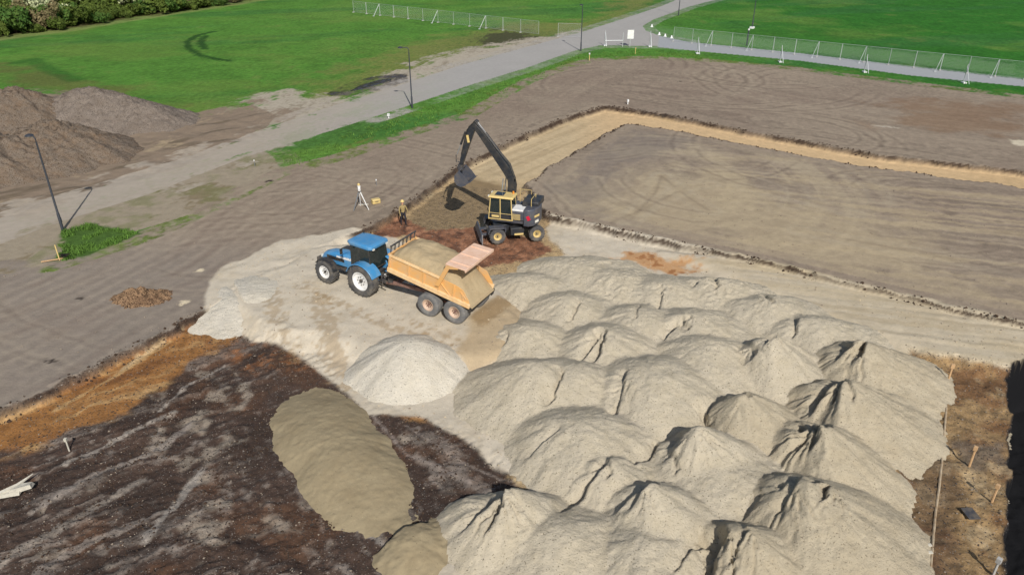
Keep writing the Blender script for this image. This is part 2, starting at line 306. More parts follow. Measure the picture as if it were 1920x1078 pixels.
for q_, wd_s, cc in (('230,692 330,625 388,590', .16, lin(196, 172, 132)), ('100,770 240,690 320,640', .12, lin(186, 152, 104)), ('300,770 350,722 420,684', .1, lin(166, 156, 144)), ('120,870 200,835 330,770', .14, lin(160, 150, 138)), ('60,960 160,900 300,840 360,790', .16, lin(140, 130, 120)),
    ('0,1060 120,985 260,900', .18, lin(138, 128, 116)), ('270,1010 330,940 380,880', .16, lin(150, 142, 132)), ('600,925 680,985 740,1040', .1, lin(150, 142, 132)), ('700,780 760,850 880,905', .07, lin(140, 128, 118)), ('760,800 870,870 960,900', .06, lin(130, 118, 108)), ('300,800 280,850 330,860', .08, lin(150, 138, 124)), ('60,1078 160,1020 300,960', .14, lin(132, 122, 112)), ('430,1000 520,1050 580,1078', .2, lin(54, 42, 36))):
    d = line(q_, gx, gy, -.45); paint(cc, sst(wd_s * (1 + wf + .6 * wx) - d, -.04, .06) * .75 * p1)
dg = sdf(DUG, gx, gy) + wx * .6; paint(lin(136, 116, 86), sst(dg, -.4, .5) * p1)
mr = sdf(MIDRED, gx, gy) + wx * .4 + wf * .25
rc = np.outer(np.ones(len(gx)), lin(128, 88, 64)); k = sst(fbm(gx * 2.2 + gy, gy * 1.5 - gx, 108, 3), .0, .4)[:, None]; rc = rc * (1 - .6 * k) + lin(168, 122, 92) * .6 * k
k = sst(fbm(gx * 1.6, gy * 1.6, 109, 3), .15, .45)[:, None]; rc = rc * (1 - .7 * k) + lin(74, 50, 38) * .7 * k
paint(rc, sst(mr, -.15, .2) * p1)
gz += sst(mr, 0, .5) * p1 * fbm(gx * 2.5, gy * 2.5, 110, 3) * .1
# right hand pit
rp = m['rp']; rcx = np.outer(np.ones(len(gx)), lin(146, 120, 84)); k = sst(fbm(gx * .7, gy * .7, 112, 4), 0, .45)[:, None]; rcx = rcx * (1 - .7 * k) + lin(104, 70, 44) * .7 * k
k = sst(fbm(gx * 1.1 + 9, gy * 1.1, 113, 4), .15, .5)[:, None]; rcx = rcx * (1 - .6 * k) + lin(176, 156, 122) * .6 * k
nl = sst(-(gx - (15.7 + (gy - 18) * .38)) + md, -.3, .5)[:, None]; rcx = rcx * (1 - nl * .55) + lin(74, 56, 44) * nl * .55
rcx *= (1 + .2 * fi)[:, None]; paint(rcx, sst(rp, -.2, .2))
paint(lin(96, 84, 72), sst(sdf(P('1790,830 1890,825 1892,880 1800,875', -.8), gx, gy) + wx * .6, -.2, .3) * .8)
# sand
sn = m['sand']; scx = np.outer(np.ones(len(gx)), lin(195, 184, 164)); k = sst(md + .5 * fi, 0, .6)[:, None]; scx = scx * (1 - .35 * k) + lin(178, 162, 135) * .35 * k
st_ = sst(m['st'], -1.5, 1); trk = fbm((gy + gx * .27) * 1.5 + wx * .5, gx * .06, 115, 4)
k = (st_ * sst(trk, -.2, .5))[:, None]; scx = scx * (1 - .6 * k) + lin(184, 165, 130) * .6 * k
k = (st_ * sst(-trk, .1, .5))[:, None]; scx = scx * (1 - .4 * k) + lin(150, 132, 102) * .4 * k
rgt = sst(gx + (30 - gy) * .3, 3, 16)[:, None]; scx = scx * (1 - rgt * .4) + lin(176, 160, 128) * rgt * .4
paint(scx, sst(sn, -.15, .15) * (1 - sst(rp, 0, .3)))
tb = sdf(P('880,600 930,560 1000,548 1060,560 1040,600 900,690 870,695 860,650', -.1), gx, gy) + wx * .5
paint(lin(176, 154, 120), sst(tb, -.3, .4) * .8); paint(lin(150, 126, 92), sst(sdf(P('880,600 905,575 935,558 965,560 940,590 905,615', 0), gx, gy) + wf * .2, -.2, .2) * .8)
for s, wd in (('505,540 520,600 550,650', .5), ('600,560 620,640 650,700', .7), ('560,535 700,600 860,660', .35), ('760,600 860,640', .3)):
    paint(lin(150, 126, 92), sst(wd + wf * .9 - line(s, gx, gy, .1), 0, .5) * .5)
op = sdf(ORPATCH, gx, gy) + wx * .9 + wf * .5; paint(lin(188, 140, 90), sst(op, -.3, .5) * .85); paint(lin(140, 88, 48), sst(op, -.2, .5) * sst(fi + wx, .3, .7) * .7)
# cut faces of topsoil: dark peaty band between upper level and floor
wd_ = m['wd']; face = sst(pit / wd_, -.08, .15) * (1 - sst((pit - .05 * wx) / wd_, .42, .85)); nofar = 1 - sst(m['pad'], -1.2, -.2)
paint(lin(58, 44, 35), face * (.62 + .34 * sst(fbm(gx * .6, gy * .6, 140, 3) + .3, 0, .4)) * nofar)
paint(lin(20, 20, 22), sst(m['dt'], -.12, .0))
# roads
rcol = np.outer(np.ones(len(gx)), lin(162, 158, 152)); k = sst(-gx, 5, 26)[:, None]; rcol = rcol * (1 - k * .7) + lin(168, 154, 134) * k * .7
rcol *= (1 + .05 * md + .05 * fbm(road * 1.5, (gx + gy) * .03, 120, 3))[:, None]; dusty = sst(-gx, 2, 24); paint(rcol, sst(road + dusty * (md * 1.6 + wf * .5 - .3), -.2, .35) * (1 - .25 * dusty * sst(md + fi * .5, -.2, .4)))
paint(lin(128, 112, 92), sst(road, 0, .5) * (gx < -22) * sst(fbm(road * .7, (gx + gy * .4) * .05, 121, 4) + .2 * md, .1, .5) * .55)
paint(lin(158, 160, 160), sst(sroad, 0, .3))
col = np.clip(col, .003, .9)
# split the one surface into its kinds
nx = len(xs); ny = len(ys); idx = np.arange(nx * ny).reshape(ny, nx)
quad = np.stack([idx[:-1, :-1], idx[:-1, 1:], idx[1:, 1:], idx[1:, :-1]], -1).reshape(-1, 4); q0 = quad[:, 0]
kind = np.full(len(q0), 0)
sg = site[q0] > 0; kind[sg] = 1
kind[(d_r[q0] + md[q0] > 0) | (dl[q0] + md[q0] * 1.5 > 0) | (sh[q0] > 0)] = 1
kind[road[q0] > .05] = 3; kind[(sroad[q0] > .05) & (road[q0] <= .05)] = 4
kind[(kind == 0) & (sdf(SITE, gx[q0], gy[q0], 25) > -9) & (gx[q0] > -18) & (np.where(gx[q0] < 14, gy[q0] < 119, sroad[q0] > -4)) & (gx[q0] * 1.0 > -999) & (gy[q0] < 120 - np.maximum(0, gx[q0] - 12) * .55) & (~((gx[q0] < 14) & (sdf(P('-900,640 0,390 770,148 1080,60 1260,0 1300,-60 -900,-60'), gx[q0], gy[q0], 3) > 0)))] = 2
kind[gp[q0] > .02] = 2
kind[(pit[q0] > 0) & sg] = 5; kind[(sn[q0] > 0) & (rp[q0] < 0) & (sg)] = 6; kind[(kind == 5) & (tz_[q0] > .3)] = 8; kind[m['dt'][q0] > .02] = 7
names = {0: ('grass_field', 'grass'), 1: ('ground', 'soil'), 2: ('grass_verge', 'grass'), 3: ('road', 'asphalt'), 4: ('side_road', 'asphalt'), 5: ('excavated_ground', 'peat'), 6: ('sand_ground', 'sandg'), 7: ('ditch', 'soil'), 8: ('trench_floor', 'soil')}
GV = np.stack([gx, gy, gz], 1)
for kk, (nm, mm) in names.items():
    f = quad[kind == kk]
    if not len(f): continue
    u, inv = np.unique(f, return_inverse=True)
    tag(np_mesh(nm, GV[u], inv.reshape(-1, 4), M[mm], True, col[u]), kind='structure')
# ---------------------------------------------------------------- heaps
def heapmat(name, c, c2, bump=.06, specks=.655, bs=13):
    return mat(name, attr=None, col=tuple(c), rough=.95, bump=bump, bscale=bs, var=.06, vscale=1.2, dirt=tuple(c2), dscale=.9, damt=.55, spec=.15, specks=[(15, specks - .015, tuple(np.array(c2) * .38)), (19, .69, tuple(np.minimum(np.array(c) * 1.35, .8)))])
HM = {'pale': heapmat('pale_sand', lin(205, 197, 180), lin(192, 182, 161)), 'sand': heapmat('sand', lin(190, 179, 157), lin(173, 161, 136)),
      'dark_sand': heapmat('darker_sand', lin(182, 170, 146), lin(165, 151, 125), specks=.66), 'tan': heapmat('tan_sand', lin(152, 138, 110), lin(134, 119, 92), bump=.015, specks=.72),  # second entry of this pair: slightly darker sand tone for heaps towards the lower right
      'brown': heapmat('brown_earth', lin(120, 108, 95), lin(116, 94, 72), .16, .58, 2.5), 'grey': heapmat('grey_earth', lin(130, 119, 108), lin(100, 88, 76), .16, .60, 2.5),
      'rubble': heapmat('root_rubble', lin(150, 122, 94), lin(82, 60, 46), .12, .56, 6)}
GS = 'heaps of sand dumped over the dug-out ground'
HEAPS = []
def heap_h(q, X, Y, WX, WY):
    H, rx, ry, seed, e, rough, cl, sq, rot = (q[k] for k in ('H', 'rx', 'ry', 'seed', 'e', 'rough', 'cl', 'sq', 'rot'))
    th = np.arctan2(Y, X); r = np.hypot(X, Y); tx, ty = np.cos(th), np.sin(th); c, s = math.cos(rot), math.sin(rot)
    ex, ey = tx * c + ty * s, -tx * s + ty * c
    ey = np.where(ey > 0, ey / q['back'], ey); ex = np.where(ex < 0, ex / q['left'], ex)
    Rr = (np.abs(ex / rx) ** sq + np.abs(ey / ry) ** sq) ** (-1 / sq) * (1 + .16 * fbm(tx * 1.6 + seed * 3, ty * 1.6 + seed * 7, seed, 3))
    rho = r / Rr
    h = H * (1 - (np.sqrt(rho ** 2 + e * e) - e) / (math.sqrt(1 + e * e) - e))
    gul = fbm(th * 3.2 + seed, rho * .7, seed + 3, 3)
    h = h + .045 * H * gul * np.exp(-((rho - .55) / .4) ** 2) * rough
    h = h + rough * (.085 * fbm(WX * .6, WY * .6, seed + 5, 2) + .016 * fbm(WX * 1.9, WY * 1.9, seed + 4, 2) + .042 * fbm(WX * 5.0, WY * 5.0, seed + 6, 3))
    if cl: h = h + cl * ridge(WX * 3, WY * 3, seed + 8, 3) * np.clip(1.1 - rho, 0, 1)
    for (ang, wdt, A, L, ox, oy) in (q['scarp'] or ()):
        X2 = X - ox; Y2 = Y - oy; r2 = np.hypot(X2, Y2); t2 = np.arctan2(Y2, X2)
        dlt = np.angle(np.exp(1j * (t2 - R(ang)))); dep = sst(1 - np.abs(dlt) / R(wdt + 12), 0, .35)
        fing = ridge(t2 * 4.2 + .35 * fbm(WX * 2, WY * 2, seed + 9, 2) + seed, r2 * .45, seed + 12, 2)
        h = h - A * .34 * dep * sst(fing, .15, .8) * np.clip(1 - r2 / (L * 1.5), 0, 1) ** .7 * sst(r2, .05, .3)
    return h
def heap(px, py, H, rx, ry, kind, label, z0=-.35, rot=0, scarp=None, seed=1, e=.28, res=.07, cat='sand heap', name='sand_heap', group=GS, rough=1.0, cl=0.0, sq=2.0, back=None, left=None):
    if left is None: left = .60 if cat == 'sand heap' and kind != 'tan' and seed not in (22, 43) else 1.0
    if back is None: back = .62 if cat == 'sand heap' and kind != 'tan' and seed not in (22, 43) else 1.0
    cx, cy = at(px, py, z0 + H)
    q = dict(back=back, left=left, H=H, rx=rx, ry=ry, seed=seed, e=e, rough=rough, cl=cl, sq=sq, rot=rot, scarp=scarp, cx=cx, cy=cy, z0=z0, kind=kind, label=label, cat=cat, name=name, group=group)
    if cat == 'sand heap': HEAPS.append(q); return
    mx = max(rx, ry) * 1.35; build_field([q], cx - mx, cx + mx, cy - mx, cy + mx, res)
CRACKS = []
def crack(s, w_, d_, z=1.0): CRACKS.append((s, w_, d_, z))
def build_field(qs, x0, x1, y0, y1, res, K=22.0):
    gxx = np.arange(x0, x1, res); gyy = np.arange(y0, y1, res); X, Y = np.meshgrid(gxx, gyy); sh_ = X.shape
    acc = np.zeros(sh_); best = np.full(sh_, -9.0); own = np.full(sh_, -1)
    for i, q in enumerate(qs):
        m_ = max(q['rx'], q['ry']) * 1.45; jx = np.abs(gxx - q['cx']) < m_; jy = np.abs(gyy - q['cy']) < m_
        if not jx.any() or not jy.any(): continue
        a, b = np.argmax(jy), len(jy) - np.argmax(jy[::-1]); c, d = np.argmax(jx), len(jx) - np.argmax(jx[::-1])
        xx = X[a:b, c:d]; yy = Y[a:b, c:d]; z = q['z0'] + heap_h(q, xx - q['cx'], yy - q['cy'], xx, yy)
        acc[a:b, c:d] += np.exp(K * np.maximum(z, -1.2)); bb = best[a:b, c:d]; oo = own[a:b, c:d]; k = z > bb; bb[k] = z[k]; oo[k] = i
    Z = np.where(acc > 0, np.log(np.maximum(acc, 1e-9)) / K, -9)
    if len(qs) > 1:
        wob = fbm(X * 3, Y * 3, 400, 3); thin = fbm(X * 1.2, Y * 1.2, 401, 3)
        for (s_, w_, d_, z_) in CRACKS:
            pts = P(s_, z_); best_ = np.full(sh_, 9.0); side = np.zeros(sh_)
            xs_ = [p[0] for p in pts]; ys_ = [p[1] for p in pts]; jx = np.where((gxx > min(xs_) - 2) & (gxx < max(xs_) + 1))[0]; jy = np.where((gyy > min(ys_) - 1.6) & (gyy < max(ys_) + 1.6))[0]
            if not len(jx) or not len(jy): continue
            sl = (slice(jy[0], jy[-1] + 1), slice(jx[0], jx[-1] + 1)); xx = X[sl] + wob[sl] * .10; yy = Y[sl] + thin[sl] * .12; bb = best_[sl]; ss = side[sl]
            for (ax, ay), (bx, by) in zip(pts[:-1], pts[1:]):
                dx, dy = bx - ax, by - ay; t = np.clip(((xx - ax) * dx + (yy - ay) * dy) / (dx * dx + dy * dy + 1e-9), 0, 1)
                ox = xx - ax - t * dx; oy = yy - ay - t * dy; dd = np.hypot(ox, oy); sd_ = -.93 * ox + .36 * oy; k = dd < bb; bb[k] = dd[k]; ss[k] = sd_[k]
            run = .35 + w_ * 4.5
            Z[sl] = Z[sl] - d_ * .85 * sst(ss / (bb + 1e-6), .25, .7) * sst(ss, .0, .05) * np.clip(1 - bb / run, 0, 1) ** 1.3
    T = terrain(X.ravel(), Y.ravel()).reshape(sh_); ok = (Z > np.maximum(T - .28, -1.05)) & (own >= 0) & (T > -1.5)
    id_ = np.arange(Z.size).reshape(sh_)
    quad = np.stack([id_[:-1, :-1], id_[:-1, 1:], id_[1:, 1:], id_[1:, :-1]], -1).reshape(-1, 4)
    quad = quad[ok.ravel()[quad].any(1)]; ow = own.ravel()[quad[:, 0]]; fl_ = np.stack([X.ravel(), Y.ravel(), Z.ravel()], 1)
    for i, q in enumerate(qs):
        f = quad[ow == i]
        if len(f) < 20: print('heap hidden', q['label']); continue
        u, inv = np.unique(f, return_inverse=True); o_ = np.array([q['cx'], q['cy'], q['z0']])
        o = np_mesh(q['name'], fl_[u] - o_, inv.reshape(-1, 4), HM[q['kind']]); o.location = o_; tag(o, q['label'], q['cat'], q['group'])
SL = lambda A=.4, L=1.6, a=215, w_=70, ox=0, oy=0: (a, w_, A, L, ox, oy)
heap(1612, 640, 1.5, 3.7, 3.4, 'dark_sand', 'sand heap with dark cracked crown, nearest the brown strip at the right', scarp=[SL(.55, 1.9, 210, 60)], seed=11, e=.13)
heap(1580, 712, 1.7, 3.5, 3.5, 'dark_sand', 'tall sand heap with black crevice at its crown, furthest right of its row', scarp=[SL(.6, 2.4, 205, 60)], seed=12, e=.13)
heap(1532, 790, 1.7, 3.3, 3.4, 'dark_sand', 'sand heap with a black notch at its peak and dark gullies down its left side', scarp=[SL(.7, 2.2, 220, 50)], seed=13, e=.13)
heap(1440, 628, 1.65, 3.17, 2.94, 'sand', 'sand heap with two dark pockets on its crown left of the furthest right heap', scarp=[SL(.5, .9, 240, 60, -.7, 0), SL(.5, .8, 240, 60, .4, .1)], seed=14, e=.13)
heap(1395, 735, 1.54, 2.82, 2.76, 'dark_sand', 'grooved sand heap with a long black crack down its left edge', scarp=[SL(.5, 1.5, 215, 40, -1.2, -.2), SL(.3, 1.2, 260, 40, 0, 0)], seed=15, e=.13)
heap(1310, 800, 1.65, 3.17, 2.67, 'sand', 'sand heap with a flat dark ledge cut across its crown', scarp=[SL(.55, 1.1, 265, 80, -.1, 0)], seed=16, e=.13)
heap(1515, 905, 1.8, 3.8, 4.2, 'dark_sand', 'broad twin-peaked sand heap at the lower right corner of the heaps', scarp=[SL(.5, 1.6, 250, 35, -.4, 0), SL(.4, 1.0, 250, 40, 1.0, -.1)], seed=17, e=.13)
heap(1215, 908, 1.54, 2.82, 2.85, 'sand', 'sand heap with small black notch between the cracked front heap and the ledge heap', scarp=[SL(.5, 1.1, 235, 45)], seed=18, e=.13)
heap(1385, 990, 1.35, 3.3, 2.9, 'dark_sand', 'sand heap split by the widest black crack at the bottom of the photo', scarp=[SL(.8, 2.2, 240, 26, -.2, 0), SL(.4, 1.4, 262, 30, .5, 0)], seed=19, e=.13)
heap(945, 918, 1.50, 2.90, 2.60, 'sand', 'sand heap with a black hole at its peak beside the dark peat', scarp=[SL(.8, 1.0, 262, 50), SL(.35, 1.8, 215, 30)], seed=20, e=.13, left=.85)
heap(1135, 862, 1.11, 2.55, 2.30, 'sand', 'low sand heap with a jagged dark crack running down its left slope', scarp=[SL(.5, 2.4, 222, 22, .1, .1)], seed=21, e=.13, back=.75)
heap(765, 640, 1.25, 2.9, 2.7, 'pale', 'smooth freshly dumped heap, the palest of all, below the trailer wheels', seed=22, z0=-.3, rough=.45, e=.45)
heap(1005, 682, 1.33, 3.70, 3.60, 'sand', 'large pale sand heap sloping down to the purple-brown peat', seed=23, e=.22, rough=.8, left=.95, back=.75)
heap(1090, 790, 0.94, 3.22, 2.93, 'sand', 'round sand heap with a brown scuff in the middle of the field of heaps', seed=24, z0=-.15, e=.5, left=.8, back=.8)
heap(1215, 690, 1.10, 3.62, 3.64, 'sand', 'wide sand heap with speckled crown left of the grooved heap', scarp=[SL(.3, 1.3, 230, 40, -.9, -.6)], seed=25, z0=-.15, e=.4, left=.8, back=.8)
heap(1070, 690, 0.87, 2.62, 2.63, 'sand', 'small rounded sand heap tucked right of the large pale heap', scarp=[SL(.25, .9, 220, 40, -.5, 0)], seed=26, z0=-.15, e=.4, left=.8, back=.8)
heap(1130, 620, 0.94, 2.92, 2.93, 'sand', 'sand heap with a forked black crack on its top', scarp=[SL(.5, 1.2, 225, 24), SL(.4, 1.0, 258, 16)], seed=27, z0=-.15, left=.8, back=.8)
heap(1325, 640, 0.94, 3.22, 3.04, 'sand', 'plain sand heap left of the one with two dark pockets', seed=28, z0=-.15, e=.4, left=.8, back=.8)
heap(985, 610, 0.75, 2.32, 2.33, 'sand', 'small sand heap at the end of the tan wheel-worn hollow', seed=29, z0=-.15, e=.35, scarp=[SL(.25, .6, 200, 40, -.6, 0)], left=.8, back=.8)
heap(1300, 590, 0.87, 3.02, 2.83, 'sand', 'sand heap with three short dark dashes on its crown', scarp=[SL(.4, .7, 240, 20, -.6, 0), SL(.4, .6, 240, 20, .1, .1), SL(.4, .6, 260, 20, .7, 0)], seed=30, z0=-.15, e=.4, left=.8, back=.8)
heap(1195, 585, 0.72, 2.87, 2.68, 'sand', 'low rounded sand heap behind the forked-crack heap', seed=31, z0=-.18, e=.5, left=.8, back=.8)
heap(1250, 530, 0.59, 3.38, 2.46, 'sand', 'sand heap just below the orange earth patch', scarp=[SL(.25, .8, 250, 40)], seed=32, z0=-.18, e=.4, left=.8, back=.8)
heap(1340, 528, 0.65, 2.97, 2.37, 'sand', 'sand heap with grassy dark bits on top at the back right of the heaps', scarp=[SL(.35, .8, 230, 60, .2, 0)], seed=33, z0=-.18, e=.4, rough=1.4, left=.8, back=.8)
heap(1075, 492, 0.55, 3.27, 2.46, 'sand', 'long low sand heap furthest back beside the red-brown earth', seed=34, z0=-.18, e=.5, left=.8, back=.8)
heap(1155, 512, 0.61, 2.66, 2.26, 'sand', 'scuffed low sand heap at the back between two smoother ones', seed=35, z0=-.18, e=.4, rough=1.5, left=.8, back=.8)
heap(985, 520, 0.59, 3.03, 2.24, 'sand', 'sand heap right behind the rear end of the trailer', seed=36, z0=-.18, e=.4, left=.8, back=.8)
heap(1060, 560, 0.68, 2.87, 2.68, 'sand', 'sand heap on the right bank of the tan wheel-worn hollow', seed=37, z0=-.18, e=.4, left=.8, back=.8)
heap(1440, 560, 0.72, 3.08, 2.47, 'sand', 'sand heap with speckled left side beside the tracked strip', scarp=[SL(.25, .8, 230, 50)], seed=38, z0=-.18, e=.4, left=.8, back=.8)
heap(1530, 600, 0.72, 3.08, 2.47, 'sand', 'sand heap merging into the tracked strip behind the two-pocket heap', seed=39, z0=-.18, e=.4, left=.8, back=.8)
heap(1350, 870, 0.59, 3.03, 2.69, 'sand', 'low sand heap in the dip between the ledge heap and the twin-peaked heap', seed=40, z0=-.18, e=.4, left=.8, back=.8)
heap(1045, 985, 0.92, 3.30, 2.80, 'sand', 'smooth sand heap at the bottom edge right of the black-hole heap', seed=41, e=.22, left=.8, back=.75)
heap(1200, 1010, 0.92, 3.30, 3.00, 'sand', 'smooth sand heap at the bottom edge left of the widest crack', seed=42, e=.22, back=.75)
heap(470, 540, .55, 3.2, 3.4, 'pale', 'low fan of pale sand spilling onto the grey soil in front of the tractor', seed=43, z0=-.3, e=.5, rough=.6)
heap(628, 822, 0.62, 2.15, 5.00, 'tan', 'long smooth tan heap lying across the dark peat', z0=-.45, rot=R(33), seed=44, e=.9, rough=.6, sq=2.4)
heap(768, 1010, 0.42, 1.35, 1.50, 'tan', 'small tan heap at the foot of the long tan one', z0=-.45, rot=R(-20), seed=45, e=.6, rough=1.0, )
for a_ in (('936,914 957,914', .24, .8, 1.1), ('948,916 944,944', .13, .7), ('935,916 905,935 880,952', .05, .25), ('940,936 920,966', .05, .25), ('960,918 985,945', .04, .15),
    ('1175,920 1205,911 1236,905', .09, .5), ('1216,911 1200,927', .08, .4), ('1368,988 1352,1010 1344,1048 1338,1066', .2, .8), ('1365,987 1412,990', .15, .6), ('1402,993 1384,1024', .08, .4), ('1340,984 1305,992 1280,1030', .05, .25),
    ('1284,799 1326,801', .2, .7), ('1292,806 1278,814', .1, .4), ('1264,826 1280,850', .06, .3), ('1335,744 1338,790', .12, .6), ('1340,735 1365,730 1394,727', .09, .45), ('1395,730 1412,742', .05, .3),
    ('1413,638 1422,650', .14, .45), ('1447,640 1462,628', .15, .6), ('1598,640 1626,639 1621,656', .15, .7), ('1600,645 1585,652', .08, .3), ('1556,724 1592,709', .16, .7), ('1584,714 1574,738', .1, .5), ('1560,722 1535,742', .06, .35), ('1590,722 1605,745', .05, .25),
    ('1519,787 1546,790', .17, .7), ('1542,790 1535,816', .15, .8), ('1530,795 1508,818', .07, .35), ('1558,790 1560,802', .09, .4), ('1130,614 1104,641', .09, .5), ('1138,615 1127,646', .1, .55), ('1258,602 1276,590', .08, .4), ('1288,589 1298,597', .08, .4), ('1268,592 1300,588', .05, .3),
    ('1058,690 1038,726', .08, .4), ('1178,688 1170,715 1162,742', .08, .4), ('1142,852 1120,872 1095,892 1066,916', .08, .45), ('1146,850 1152,872', .06, .3), ('1474,904 1502,903', .07, .4), ('1500,905 1478,938', .07, .4), ('1540,908 1556,914 1549,936', .08, .45), ('1440,905 1410,925', .05, .25),
    ('1241,796 1226,814 1204,832', .06, .35), ('428,505 446,540 464,572', .06, .25, .2), ('1080,480 1120,490 1150,482', .05, .3, .4), ('1245,535 1240,565', .06, .3, .6), ('1310,525 1350,520', .08, .35, .5), ('1345,522 1352,532', .08, .4, .5), ('950,628 955,618', .07, .35, .6), ('1090,560 1075,585', .06, .25, .6),
    ('1000,815 1050,790 1075,800', .04, .2), ('1195,590 1205,560', .04, .2, .6), ('1440,545 1455,560', .05, .3, .6), ('1500,590 1498,612', .06, .35, .6), ('722,1008 750,986 800,968', .09, .45, 0)): crack(*a_)
build_field(HEAPS, -20, 24.5, 15.5, 52, .055)
GE = 'mounds of stripped topsoil beside the road'
heap(165, 168, 3.0, 9.5, 6, 'grey', 'grey soil mound with rounded double top beside the green field', z0=0, seed=51, res=.16, cat='soil mound', name='soil_mound', group=GE, rough=2.4, e=.22, cl=0.30)
heap(255, 196, 1.9, 5.5, 4, 'grey', 'lower grey shoulder mound at the right end of the soil mounds', z0=0, seed=52, res=.16, cat='soil mound', name='soil_mound', group=GE, rough=2.0, e=.22, cl=0.24)
heap(20, 172, 3.2, 8, 7, 'brown', 'brown soil mound at the left edge behind the street lamp', z0=0, seed=53, res=.16, cat='soil mound', name='soil_mound', group=GE, rough=2.4, e=.22, cl=0.40)
heap(85, 235, 2.6, 7, 6.5, 'brown', 'rust-brown soil mound right behind the nearest street lamp', z0=0, seed=54, res=.14, cat='soil mound', name='soil_mound', group=GE, rough=2.6, e=.22, cl=0.44)
heap(-60, 250, 3.0, 8, 6, 'brown', 'brown soil mound cut off by the left edge of the photo', z0=0, seed=55, res=.14, cat='soil mound', name='soil_mound', group=GE, rough=2.6, e=.22, cl=0.44)
heap(265, 548, .38, 1.6, 1.15, 'rubble', 'small heap of roots and broken turf lying on the grey soil', z0=0, seed=56, res=.045, cat='root heap', name='root_heap', group=None, rough=1.6, cl=.42)
# ---------------------------------------------------------------- mesh builder
class MB:
    def __init__(s): s.v = []; s.f = []; s.m = Matrix.Identity(4)
    def add(s, vs, fs, T=None):
        b = len(s.v); T = s.m @ T if T is not None else s.m
        s.v += [tuple(T @ Vector(v)) for v in vs]; s.f += [tuple(b + i for i in f) for f in fs]; return s
    def box(s, c, d, rot=None, taper=(1, 1)):
        x, y, z = d[0] / 2, d[1] / 2, d[2] / 2; a, b = taper
        vs = [(-x, -y, -z), (x, -y, -z), (x, y, -z), (-x, y, -z), (-x * a, -y * b, z), (x * a, -y * b, z), (x * a, y * b, z), (-x * a, y * b, z)]
        T = Matrix.Translation(c) @ (rot or Matrix.Identity(4))
        return s.add(vs, [(0, 3, 2, 1), (4, 5, 6, 7), (0, 1, 5, 4), (1, 2, 6, 5), (2, 3, 7, 6), (3, 0, 4, 7)], T)
    def prism(s, pts, y0, y1, axis='y'):
        """profile in x,z extruded along y (or x,y along z)"""
        n = len(pts); mk = (lambda p, q: (p[0], q, p[1])) if axis == 'y' else ((lambda p, q: (p[0], p[1], q)) if axis == 'z' else (lambda p, q: (q, p[0], p[1])))
        vs = [mk(p, y0) for p in pts] + [mk(p, y1) for p in pts]
        fs = [tuple(range(n)), tuple(range(2 * n - 1, n - 1, -1))] + [(i, i + n, (i + 1) % n + n, (i + 1) % n) for i in range(n)]
        return s.add(vs, fs)
    def loft(s, secs):
        n = len(secs[0]); vs = [p for q in secs for p in q]; fs = [tuple(range(n))[::-1], tuple(range((len(secs) - 1) * n, len(secs) * n))]
        for k in range(len(secs) - 1):
            for i in range(n): fs.append((k * n + i, k * n + (i + 1) % n, (k + 1) * n + (i + 1) % n, (k + 1) * n + i))
        return s.add(vs, fs)
    def tube(s, pts, r, n=8):
        pts = [Vector(p) for p in pts]; rs = r if isinstance(r, (list, tuple)) else [r] * len(pts); secs = []
        for i, p in enumerate(pts):
            d = (pts[min(i + 1, len(pts) - 1)] - pts[max(i - 1, 0)]).normalized(); q = d.to_track_quat('Z', 'Y')
            secs.append([tuple(p + q @ Vector((rs[i] * math.cos(2 * math.pi * k / n), rs[i] * math.sin(2 * math.pi * k / n), 0))) for k in range(n)])
        return s.loft(secs)
    def lathe(s, prof, c=(0, 0, 0), axis='y', n=28, close=True):
        """prof: (radius, offset along axis)"""
        vs = []; m_ = len(prof)
        for k in range(n):
            a = 2 * math.pi * k / n
            for r, o in prof:
                if axis == 'y': vs.append((c[0] + r * math.cos(a), c[1] + o, c[2] + r * math.sin(a)))
                elif axis == 'z': vs.append((c[0] + r * math.cos(a), c[1] + r * math.sin(a), c[2] + o))
        fs = []
        for k in range(n):
            k2 = (k + 1) % n
            for j in range(m_ if close else m_ - 1): j2 = (j + 1) % m_; fs.append((k * m_ + j, k2 * m_ + j, k2 * m_ + j2, k * m_ + j2))
        return s.add(vs, fs)
    def build(s, name, m, parent=None, smooth=True, bevel=0.0, angle=40):
        import bmesh
        bm = bmesh.new(); vs = [bm.verts.new(v) for v in s.v]
        for f in s.f:
            try: bm.faces.new([vs[i] for i in f])
            except ValueError: pass
        bmesh.ops.remove_doubles(bm, verts=bm.verts, dist=1e-5)
        bmesh.ops.recalc_face_normals(bm, faces=bm.faces)
        me = bpy.data.meshes.new(name); 
        for f in bm.faces: f.smooth = smooth
        for e in bm.edges:
            if len(e.link_faces) == 2 and e.calc_face_angle(0) > R(angle): e.smooth = False
        bm.to_mesh(me); bm.free(); me.materials.append(m)
        o = bpy.data.objects.new(name, me); C.objects.link(o); o.parent = parent
        if bevel:
            b = o.modifiers.new('bevel', 'BEVEL'); b.width = bevel; b.segments = 2; b.limit_method = 'ANGLE'; b.angle_limit = R(35)
        return o
def T(x, y, z): return Matrix.Translation((x, y, z))
def RX(a): return Matrix.Rotation(R(a), 4, 'X')
def RY(a): return Matrix.Rotation(R(a), 4, 'Y')
def RZ(a): return Matrix.Rotation(R(a), 4, 'Z')
DUST = tuple(lin(150, 134, 108))
